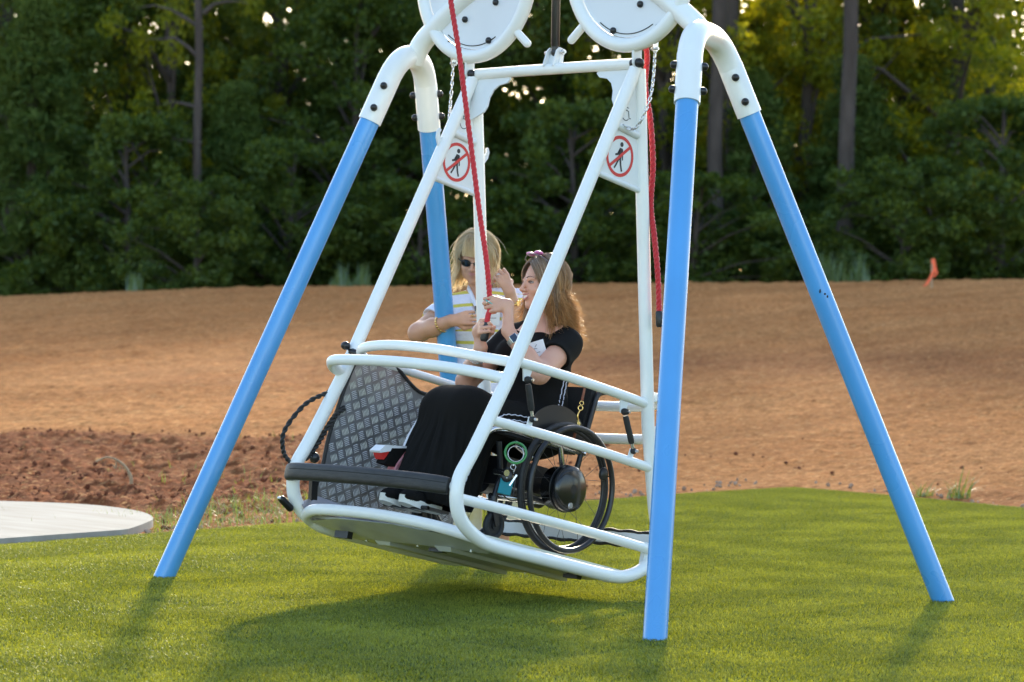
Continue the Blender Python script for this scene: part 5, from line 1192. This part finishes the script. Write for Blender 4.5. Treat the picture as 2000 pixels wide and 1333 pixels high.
for sg in (-1, 1):
    x = sg*.215
    b = MB(); b.tube(fillet([(x, .40, .655), (x, -.10, .665), (x, -.22, .64), (x*.95, -.275, .50), (x*.8, -.30, .33)], .06), .0125, 12); b.build('frame_tube', CHR, wch, OWc)
    b = MB(); b.tube([(x, .30, .40), (x, -.08, .42), (x, -.14, .60)], .0125, 12); b.build('lower_tube', BLKF if sg > 0 else CHR, wch, OWc)
    b = MB(); b.tube(fillet([(x, .36, .48), (x, .385, .70), (x, .42, .93), (x, .50, .955)], .03), .0125, 12); b.build('back_cane', BLKF, wch, OWc)
    b = MB(); b.cyl((x, .32, .48), (x, .22, .70), .013, n=12); b.build('silver_strut', CHR, wch, OWc)
    b = MB(); q = [(x+sg*.015, .02, .66), (x+sg*.015, .03, .75), (x+sg*.015, .10, .805), (x+sg*.015, .20, .825), (x+sg*.015, .30, .80), (x+sg*.015, .37, .73), (x+sg*.015, .38, .66)]
    b.prism([tuple(p) for p in spline(q, 5)], (.004*sg, 0, 0)); b.build('side_guard', BLKF, wch, OWc)
    b = MB(); b.tube(fillet([(x, -.06, .50), (x, -.10, .44), (x, -.115, .34)], .03), .013, 10); b.cyl((x, -.115, .37), (x, -.115, .33), .018); b.prism([(x+sg*.016, -.14, .335), (x+sg*.016, -.10, .335), (x+sg*.016, -.07, .26), (x+sg*.016, -.09, .245)], (.004, 0, 0)); b.prism([(x-sg*.016, -.14, .335), (x-sg*.016, -.10, .335), (x-sg*.016, -.07, .26), (x-sg*.016, -.09, .245)], (.004, 0, 0)); fk = b.build('caster_fork', BLKF, wch, OWc)
    b = MB(); b.torus((x, -.085, .252), .048, .013, ax=(1, 0, 0), n=32, m=10); b.tube([(x-.012, -.085, .252), (x+.012, -.085, .252)], .018, 12); b.tube([(x-.004, -.085, .252), (x+.004, -.085, .252)], .044, 20); b.build('caster_wheel', RUBBER, fk, OWc)
b = MB(); b.box((.0, .12, .665), (.42, .46, .05)); b.build('seat', UPH, wch, OWc)
b = MB(); b.tube([(0, .02, .45), (0, .40, .45)], .05, 16); b.box((0, .14, .50), (.30, .28, .12)); b.build('battery_box', BLKF, wch, OWc)
b = MB(); b.box((0, .395, .80), (.40, .03, .30), rotm((1, 0, 0), -8)); b.build('backrest', UPH, wch, OWc)
b = MB(); b.box((0, -.34, .262), (.26, .13, .012)); b.tube([(-.13, -.40, .262), (.13, -.40, .262)], .009, 8); b.build('footrest', BLKF, wch, OWc)
b = MB(); b.cyl((.215, -.13, .475), (.30, -.15, .468), .014, n=14); b.build('push_cylinder', CHR, wch, OWc)
b = MB(); b.cyl((.20, .32, .42), (.20, -.12, .37), .014, n=12); b.build('lower_rail', CHR, wch, OWc)
b = MB(); b.cyl((.235, -.05, .60), (.235, .05, .57), .011, n=12); b.cyl((.235, -.07, .61), (.235, -.03, .60), .015, n=12); b.build('brake_lever', CHR, wch, OWc)
b = MB(); b.tube(spline([(.22, -.12, .36), (.21, -.20, .33), (.19, -.26, .30)], 6), .004, 6); b.tube(spline([(.22, -.1, .40), (.235, -.03, .37), (.235, .06, .40)], 6), .003, 6); b.build('cable', BLKF, wch, OWc)
for yy, zz in ((-.04, .44), (-.04, .47), (-.04, .50), (-.04, .41)):
    b = MB(); b.cyl((.228, yy, zz), (.236, yy, zz), .006, n=10); b.build('bolt', CHR, wch, OWc)
# keyring hanging on the chair: green coil bracelet, key fob, teal purse
OK_ = (.30, -.13, .50)
kr = gempty('keyring', 'green ring with car key and teal pouch hanging from the wheelchair', 'keyring', OK_)
GREENP = mat('green translucent plastic', (.03, .22, .05), .2, coat=.5)
cR = V(.30, -.118, .560); rax = u3(V(.72, -.68, .1))
b = MB(); b.torus(cR, .044, .0055, ax=rax, n=48, m=10); b.build('green_ring', GREENP, kr, OK_)
b = MB(); b.torus(cR+V(.002, 0, -.004), .033, .002, ax=rax, n=40, m=6); b.build('wire_ring', STEEL, kr, OK_)
b = MB(); rx_ = u3(V(.68, .72, 0)); b.torus(cR+V(0, 0, -.06), .011, .0015, ax=rax, n=20, m=6); b.torus(cR+V(.004, .004, -.078), .009, .0015, ax=rx_, n=20, m=6); b.cyl(cR+V(0, 0, -.045), cR+V(0, 0, -.055), .004, n=8); b.build('clip', STEEL, kr, OK_)
KR_ = np.stack([rx_, V(0, 0, 1), rax], 1)
b = MB(); b.ball(cR+V(-.012, -.016, -.103), (.024, .026, .008), 16, KR_@rotm((0, 0, 1), 25)); fb = b.build('key_fob', BLKF, kr, OK_)
b = MB(); b.ball(cR+V(-.012, -.016, -.103)+rax*.0075-rx_*.010, (.0045, .003, .0015), 8, KR_); b.ball(cR+V(-.012, -.016, -.103)+rax*.0075+rx_*.001-V(0, 0, .009), (.0045, .003, .0015), 8, KR_); b.build('button', CHR, fb, OK_)
b = MB(); b.box(cR+V(-.006, -.012, -.115)-rax*.003+rx_*.022, (.007, .055, .002), KR_@rotm((0, 0, 1), -24)); b.build('key_blade', STEEL, kr, OK_)
b = MB(); b.box(cR+V(-.012, -.012, -.145)-rax*.008, (.056, .068, .014), KR_@rotm((0, 0, 1), -4)); pc = b.build('pouch', mat('teal fabric', (.008, .20, .24), .7, bump=.3, bscale=120), kr, OK_); bv = pc.modifiers.new('b', 'BEVEL'); bv.width = .004; bv.segments = 3
b = MB(); b.tube([cR+V(.010, .012, -.09), cR+V(.012, .014, -.125)], .003, 6); b.cyl(cR+V(.012, .014, -.125), cR+V(.013, .016, -.175), .002, n=6); b.build('lanyard', BLKF, kr, OK_)
# brown leather leash clipped at the back of the chair
LEATH = mat('brown leather strap', (.20, .05, .018), .45, var=.2, vscale=20)
OLs = (.235, .29, .86)
ls = gempty('leather_strap', 'reddish brown leather strap with brass clips hanging behind the wheelchair back', 'strap', OLs)
b = MB(); b.tube([(.235, 0.310, .93), (.235, 0.307, .875)], .008, 8, flat=.4); b.build('strap', LEATH, ls, OLs)
b = MB(); b.tube([(.235, 0.300, .735), (.235, 0.295, .70)], .010, 8, flat=.4); b.build('strap', LEATH, ls, OLs)
b = MB(); b.torus((.235, 0.307, .862), .0085, .0022, ax=(1, -.8, 0), n=18, m=6); b.torus((.235, 0.305, .84), .010, .003, ax=(1, -.8, 0), n=18, m=6); b.tube(spline([(.235, 0.303, .83), (.235, 0.295, .805), (.235, 0.305, .775), (.235, 0.300, .745)], 6), .0042, 8); b.torus((.235, 0.300, .77), .012, .0028, ax=(1, -.8, 0), n=18, m=6); b.build('clasp', GOLD, ls, OLs)
# crumpled bag at her feet, silver tube of the far foot rest
OB_ = (-.16, -0.395, .30)
bg_ = gempty('bag', 'small crumpled white, red and black bag beside the woman\'s feet', 'bag', OB_)
b = MB(); b.prism([(-.20, -0.475, .475), (-.20, -0.445, .505), (-.20, -0.305, .528), (-.20, -0.305, .520), (-.20, -0.465, .468)], (.06, 0, 0)); b.build('white_flap', PAPER, bg_, OB_)
b = MB(); b.prism([(-.195, -0.460, .472), (-.195, -0.405, .492), (-.195, -0.435, .445)], (.05, 0, 0)); b.build('red_panel', REDP, bg_, OB_)
b = MB(); b.prism([(-.19, -0.405, .500), (-.19, -0.305, .52), (-.19, -0.285, .42), (-.19, -0.435, .43)], (.055, 0, 0)); b.build('black_panel', CLOTHB, bg_, OB_)
b = MB(); b.prism([(-.175, -0.370, .44), (-.175, -0.320, .515), (-.175, -0.310, .43), (-.175, -0.335, .33), (-.175, -0.395, .36)], (.05, 0, 0)); b.build('body', mat('pink printed bag side', (.62, .50, .55), .5, col2=(.55, .06, .06), vscale=14), bg_, OB_)
b = MB(); b.tube(fillet([(-.19, -.30, .42), (-.19, -.275, .56), (-.19, -.22, .665)], .08), .013, 12); b.build('far_frame_tube', mat('white leg tube', (.7, .7, .74), .3), wch, OWc)
# ------------------------------------------------------------------ standing blonde woman by the far leg
bx, by = xy(13.16, -.108)
w2 = empty('person', 'blonde woman in a yellow and white striped polo standing by the far blue leg', 'person', (bx, by, 0))
w2.rotation_euler = (0, 0, math.atan2(RT[1], RT[0]))          # local x = her left, y = away from the viewer
hc = V(-.075, -.050, 1.478); HR = rotm((0, 1, 0), 5) @ rotm((0, 0, 1), -9) @ rotm((1, 0, 0), 19)
b2 = SDF((-.44, -.44, -.01), (.36, .30, 1.62), .0038)
head_sdf(b2, hc, HR, 1.0)
b2.cap(hc+HR@V(0, .02, -.07), (-.045, .02, 1.29), .050, .058, .03)
SR, SL = V(-.205, .0, 1.225), V(.115, .0, 1.275)
b2.cap(SR+V(.05, 0, .01), SL+V(-.05, 0, .01), .066, .066, .04); b2.ell((-.05, .01, 1.13), (.155, .10, .17), .06); b2.ell((-.045, .0, .98), (.145, .10, .16), .06); b2.ell((-.02, .0, .84), (.165, .115, .13), .06)
ER, WR = V(-.352, -.13, 1.108), V(-.187, -.265, 1.172); EL, WL = V(.165, -.16, 1.10), V(.092, -.215, 1.315)
b2.cap(SR, ER, .058, .047, .03); b2.cap(ER, ER*.55+WR*.45, .047, .044, .02); b2.cap(ER*.55+WR*.45, WR, .044, .028, .02)
b2.cap(SL, EL, .056, .044, .03); b2.cap(EL, EL*.55+WL*.45, .044, .039, .02); b2.cap(EL*.55+WL*.45, WL, .039, .026, .02)
for q, kx in ((-1, -.10), (1, .075)):
    b2.cap((kx, .0, .80), (kx, -.01, .47), .085, .060, .04); b2.cap((kx, -.01, .47), (kx, .02, .09), .058, .036, .03); b2.cap((kx, .03, .05), (kx+.02*q, -.11, .035), .036, .026, .02)
RRh = frame(V(.93, -.20, .16), V(.12, -.85, .25)); o = WR+RRh@V(0, .012, 0)
b2.cap(WR, o, .027, .022, .015)
tR = hand_sdf(b2, o, RRh, [(20, 32, 20), (28, 34, 20), (34, 36, 22), (36, 38, 24)], .95, .002, (.6, .25), spread=4)
RLh = frame(V(-.42, .20, .88), V(.35, -.90, .28)); o = WL+RLh@V(0, .010, 0); b2.cap(WL, o, .025, .021, .015)
tL = hand_sdf(b2, o, RLh, [(28, 62, 35), (34, 66, 40), (40, 68, 40), (44, 66, 40)], .95, .002, (.5, .6), spread=3)
skin2 = b2.build('body', SKIN2, w2, (0, 0, 0), 1)
face_parts(skin2, hc, HR, 1.0, (0, 0, 0), .12, eyes=False)
# polo shirt with real stripes knitted in
def polomat():
    m = bpy.data.materials.new('striped polo knit'); m.use_nodes = True; t = m.node_tree; n = t.nodes; L = t.links; b = n['Principled BSDF']; b.inputs['Roughness'].default_value = .85
    at = n.new('ShaderNodeAttribute'); at.attribute_name = 'stripe'
    fr = n.new('ShaderNodeMath'); fr.operation = 'FRACT'; L.new(at.outputs['Fac'], fr.inputs[0])
    rp = n.new('ShaderNodeValToRGB'); e = rp.color_ramp.elements; e[0].position = 0; e[0].color = (.66, .56, .10, 1); e[1].position = .25; e[1].color = (.72, .70, .80, 1); rp.color_ramp.interpolation = 'CONSTANT'
    L.new(fr.outputs[0], rp.inputs[0]); L.new(rp.outputs[0], b.inputs['Base Color'])
    nz = n.new('ShaderNodeTexNoise'); nz.inputs['Scale'].default_value = 14; bp = n.new('ShaderNodeBump'); bp.inputs['Strength'].default_value = .5; bp.inputs['Distance'].default_value = .02; L.new(nz.outputs[0], bp.inputs['Height']); L.new(bp.outputs[0], b.inputs['Normal']); return m
POLO = polomat()
sh = SDF((-.36, -.26, .68), (.32, .24, 1.42), .0048)
sh.ell((-.05, .01, 1.13), (.172, .118, .19), .05); sh.ell((-.04, .0, .97), (.168, .122, .18), .06); sh.ell((-.02, .0, .82), (.185, .135, .16), .06); sh.cap(SR+V(.05, 0, .01), SL+V(-.05, 0, .01), .073, .075, .04)
for q in (-1, 1): sh.ell((-.05+q*.075, -.085, 1.12), (.072, .060, .07), .05)
sh.cap(SR, SR+(ER-SR)*.62, .074, .072, .03); sh.cap(SL, SL+(EL-SL)*.72, .074, .074, .03)
sh.cap((-.045, .02, 1.30), (-.05, .0, 1.35), .066, .068, .012); sh.cap((-.05, .01, 1.30), hc+V(0, -.02, -.05), .060, .066, .010, sub=True); sh.ell((-.058, -.085, 1.262), (.026, .06, .052), .012, sub=True)
for s_, e_, f_ in ((SR, ER, .60), (SL, EL, .72)):
    d = u3(e_-s_); L = np.linalg.norm(e_-s_); sh.cap(s_+d*L*(f_+.20), s_+d*L*1.2, .095, .095, .006, sub=True)
def cl(v):
    z = v[:, 2]; am = .0035*np.sin(z*38+v[:, 0]*20+np.sin(v[:, 0]*30)*1.2)*(z < 1.2)+.003*np.sin(v[:, 0]*45+z*10)*(z < 1.1); c = v-V(-.04, 0, 0); c[:, 2] = 0; n = np.linalg.norm(c, axis=1)[:, None]+1e-6
    return v+c/n*am[:, None]
shirt = sh.build('polo_shirt', POLO, w2, (0, 0, 0), 2, keep=lambda c: (c[:, 2] > .745) & ~((c[:, 2] > 1.335)), warp=cl)
co = np.array([q.co[:] for q in shirt.data.vertices]); per = .0622; base_ = (co[:, 2]+.0)/per
def arm_u(s_, e_): d = e_-s_; L2 = d@d; t = ((co-s_)@d)/L2; dist = np.linalg.norm(co-s_-np.clip(t, 0, 1.3)[:, None]*d, axis=1); return t, dist, math.sqrt(L2)
val = base_+.22*np.clip(np.abs(co[:, 0]+.05)/.15, 0, 1)**2*(co[:, 2] > 1.12)
for s_, e_, sg in ((SR, ER, -1), (SL, EL, 1)):
    t, dist, Ls = arm_u(s_, e_); m_ = (dist < .088) & (t > .12) & (np.sign(co[:, 0]+.05) == sg); val[m_] = -(t[m_]*Ls)/per+20.1
a_ = shirt.data.attributes.new('stripe', 'FLOAT', 'POINT'); a_.data.foreach_set('value', val.astype(np.float32))
shirt.modifiers.new('thick', 'SOLIDIFY').thickness = .002
b = MB(); WHK = mat('white collar rib', (.74, .73, .80), .85)
for q in (-1, 1):
    P0 = [V(-.052, .085, 1.325), V(-.052+q*.062, .05, 1.322), V(-.052+q*.070, -.015, 1.305), V(-.052+q*.045, -.085, 1.272), V(-.052+q*.018, -.112, 1.225)]; P1 = [V(-.052, .078, 1.36), V(-.052+q*.056, .045, 1.358), V(-.052+q*.058, -.015, 1.345), V(-.052+q*.036, -.070, 1.305), V(-.052+q*.010, -.105, 1.25)]
    A, B = spline(P0, 5), spline(P1, 5); b.add(list(A)+list(B), [(i, i+1, len(A)+i+1, len(A)+i) for i in range(len(A)-1)], True)
c_ = b.build('collar', WHK, shirt); c_.modifiers.new('t', 'SOLIDIFY').thickness = .004
PANT = mat('pale yellow printed trousers', (.62, .50, .22), .8, col2=(.66, .62, .54), vscale=9)
tr = SDF((-.26, -.20, .08), (.24, .22, .90), .006)
tr.ell((-.02, .0, .82), (.178, .128, .14), .05)
for kx in (-.10, .085): tr.cap((kx, .0, .78), (kx, -.01, .45), .098, .078, .04); tr.cap((kx, -.01, .45), (kx, .01, .15), .078, .074, .03)
tr.build('trousers', PANT, w2, (0, 0, 0), 2, keep=lambda c: c[:, 2] > .14)
SH2 = mat('tan sandal', (.35, .22, .12), .6)
for kx, q in ((-.10, -1), (.075, 1)):
    b = MB(); b.prism([(kx-.035, .065, .0), (kx+.035, .065, 0), (kx+.045+.02*q, -.14, 0), (kx-.03+.02*q, -.15, 0)], (0, 0, .025)); b.build('shoe', SH2, w2)
# name tag, pin
b = MB(); tn = V(.0, -1, .08); b.box((.012, -.148, 1.195), (.068, .0015, .088)); tg = b.build('name_tag', PAPER, w2)
b = MB()
for px, pz, ww, hh in ((-.018, .028, .010, .010), (-.006, .031, .006, .012), (.004, .028, .009, .010), (.016, .030, .004, .012)): b.box((.012+px, -.1492, 1.195+pz), (ww*.35, .0006, hh), rotm((0, 1, 0), 18)); b.box((.012+px+ww*.3, -.1492, 1.195+pz-.002), (ww*.7, .0006, .002))
for k in range(5): b.box((-.004+k*.0075, -.1492, 1.187), (.0048, .0006, .0045))
b.build('lettering', PRINTG, tg)
b = MB(); b.torus((-.012, -.150, 1.132), .007, .0018, ax=(0, 1, 0), n=18, m=6); b.torus((-.012, -.150, 1.120), .006, .0018, ax=(0, 1, 0), n=18, m=6); b.ball((-.012, -.152, 1.126), .003); b.build('charm', GOLD, w2)
# sunglasses
b = MB(); p = lambda x, y, z: hc+HR@V(x, y, z)
DL = mat('dark sunglass lens', (.008, .008, .008), .22, spec=.3)
for q in (-1, 1): b.ball(p(q*.032, -.0945, .002), (.027, .0075, .0185), 18, HR@rotm((0, 0, 1), q*12))
gl_ = b.build('sunglasses', DL, w2)
b = MB()
for q in (-1, 1): b.tube(spline([p(q*.052, -.094, .010), p(q*.072, -.075, .012), p(q*.079, -.02, .010), p(q*.078, .02, .0)], 5), .0028, 6)
b.tube([p(-.010, -.102, .006), p(.010, -.102, .006)], .0025, 6); b.build('temple', BLACKP, gl_)
# jewellery
def band(c, ax, r, wd_, n, name, link=True, m=GOLD, par=None):
    ax = u3(ax); u_ = u3(np.cross(ax, (0, 0, 1))); v_ = np.cross(ax, u_); b = MB()
    for k in range(n):
        a = 2*math.pi*k/n; d = math.cos(a)*u_+math.sin(a)*v_; b.ball(c+d*r, (wd_, r*math.pi/n*.85, .0028), 8, np.stack([ax, np.cross(d, ax), d], 1))
    return b.build(name, m, par)
band(WR*.70+ER*.30, WR-ER+V(0, 0, .02), .0405, .0075, 18, 'bracelet', par=skin2)
band(WL*.74+EL*.26, WL-EL, .0370, .0065, 16, 'watch_band', par=skin2)
fc = WL*.74+EL*.26; od = u3(V(.55, -.8, .2)); ax = u3(WL-EL); od = u3(od-ax*(od@ax)); b = MB(); b.tube([fc+od*.034, fc+od*.042], [.014, .013], 18); b.build('watch_face', GOLD, skin2)
for T, Rh, i in ((tR, RRh, 2), (tL, RLh, 2)):
    pts = T[0][i]; b = MB(); c = pts[0]*.45+pts[1]*.55; b.torus(c, .0098, .0018, ax=u3(pts[1]-pts[0]), n=20, m=6); b.ball(c+Rh[:, 2]*.0115, .0035, 8); b.build('ring', GOLD if i == 2 and T is tR else SILVER, skin2)
for T, Rh in ((tR, RRh), (tL, RLh)):
    for pts in T[0]:
        d = u3(pts[3]-pts[2]); nrm = np.cross(Rh[:, 0], d); nrm = -nrm if nrm@Rh[:, 2] < 0 else nrm; b = MB(); b.ball(pts[3]+nrm*.0045, (.0045, .0045, .0045), 8); b.build('nail', NAIL, skin2)
HAIR2 = hairmat('blonde hair', (.64, .51, .33), (.74, .57, .33), (.48, .37, .24), (.88, .74, .50), .3)
cap2 = SDF(hc-.17, hc+.17, .005)
cap2.ell(hc+HR@V(0, .018, .042), (.080, .092, .092), .01, HR); cap2.ell(hc+HR@V(0, .055, -.04), (.080, .055, .09), .04, HR); cap2.ell(hc+HR@V(0, -.095, -.020), (.064, .072, .095), .012, HR, sub=True)
hb = cap2.build('hair_base', mat('hair base blonde', (.38, .28, .16), .6, var=.3, vscale=60, stretch=(1, 1, .2)), w2, (0, 0, 0), 1)
head_hair(hc, HR, 4200, 14, .212, .12, V(0, 0, 0), HAIR2, w2, (0, 0, 0), 1.14, curl_out=.036, wd=.0036, front_open=.36, spread=.128)
# fringe over the forehead
FP = []
for _ in range(700):
    x = rng.uniform(-.055, .055); st = V(x*.6+rng.normal(0, .004), -.045+rng.normal(0, .008), .128); P_ = []
    for k in range(9):
        u = k/8; P_.append(hc+HR@V(st[0]+(x*1.15-st[0])*u+.010*u*u, -.045-.072*math.sin(min(1, u*1.15)*math.pi/2)*(1-.10*abs(x)/.05), .132-.090*u**1.6+rng.normal(0, .0008)))
    FP.append(P_)
strands('fringe', FP, .0032, HAIR2, w2)
# clear cup she holds
m = bpy.data.materials.new('clear plastic cup'); m.use_nodes = True; bb = m.node_tree.nodes['Principled BSDF']; bb.inputs['Transmission Weight'].default_value = 1; bb.inputs['Roughness'].default_value = .03; bb.inputs['IOR'].default_value = 1.18; bb.inputs['Base Color'].default_value = (.97, .98, 1, 1)
tips = np.mean([T[3] for T in tR[0]], 0); cc = tips+V(.004, .033, .015)
Rz = np.array([[RT[0], -RT[1], 0], [RT[1], RT[0], 0], [0, 0, 1]]); cw = V(bx, by, 0)+np.array([RT[0]*cc[0]+FW[0]*cc[1], RT[1]*cc[0]+FW[1]*cc[1], cc[2]])
cup = empty('cup', 'clear plastic cup held in the blonde woman\'s right hand', 'cup', tuple(cw)); b = MB(); tl = V(.10, .05, 1); tl = u3(tl)
b.tube([tl*-.045, tl*-.0449, tl*.045, tl*.0465, tl*.045, tl*-.042], [.001, .026, .036, .0365, .0345, .0245], 28, cap=False); b.build('cup_wall', m, cup)
b = MB(); b.torus(tl*.0465, .0362, .0013, ax=tl, n=28, m=6); b.build('rim', m, cup)
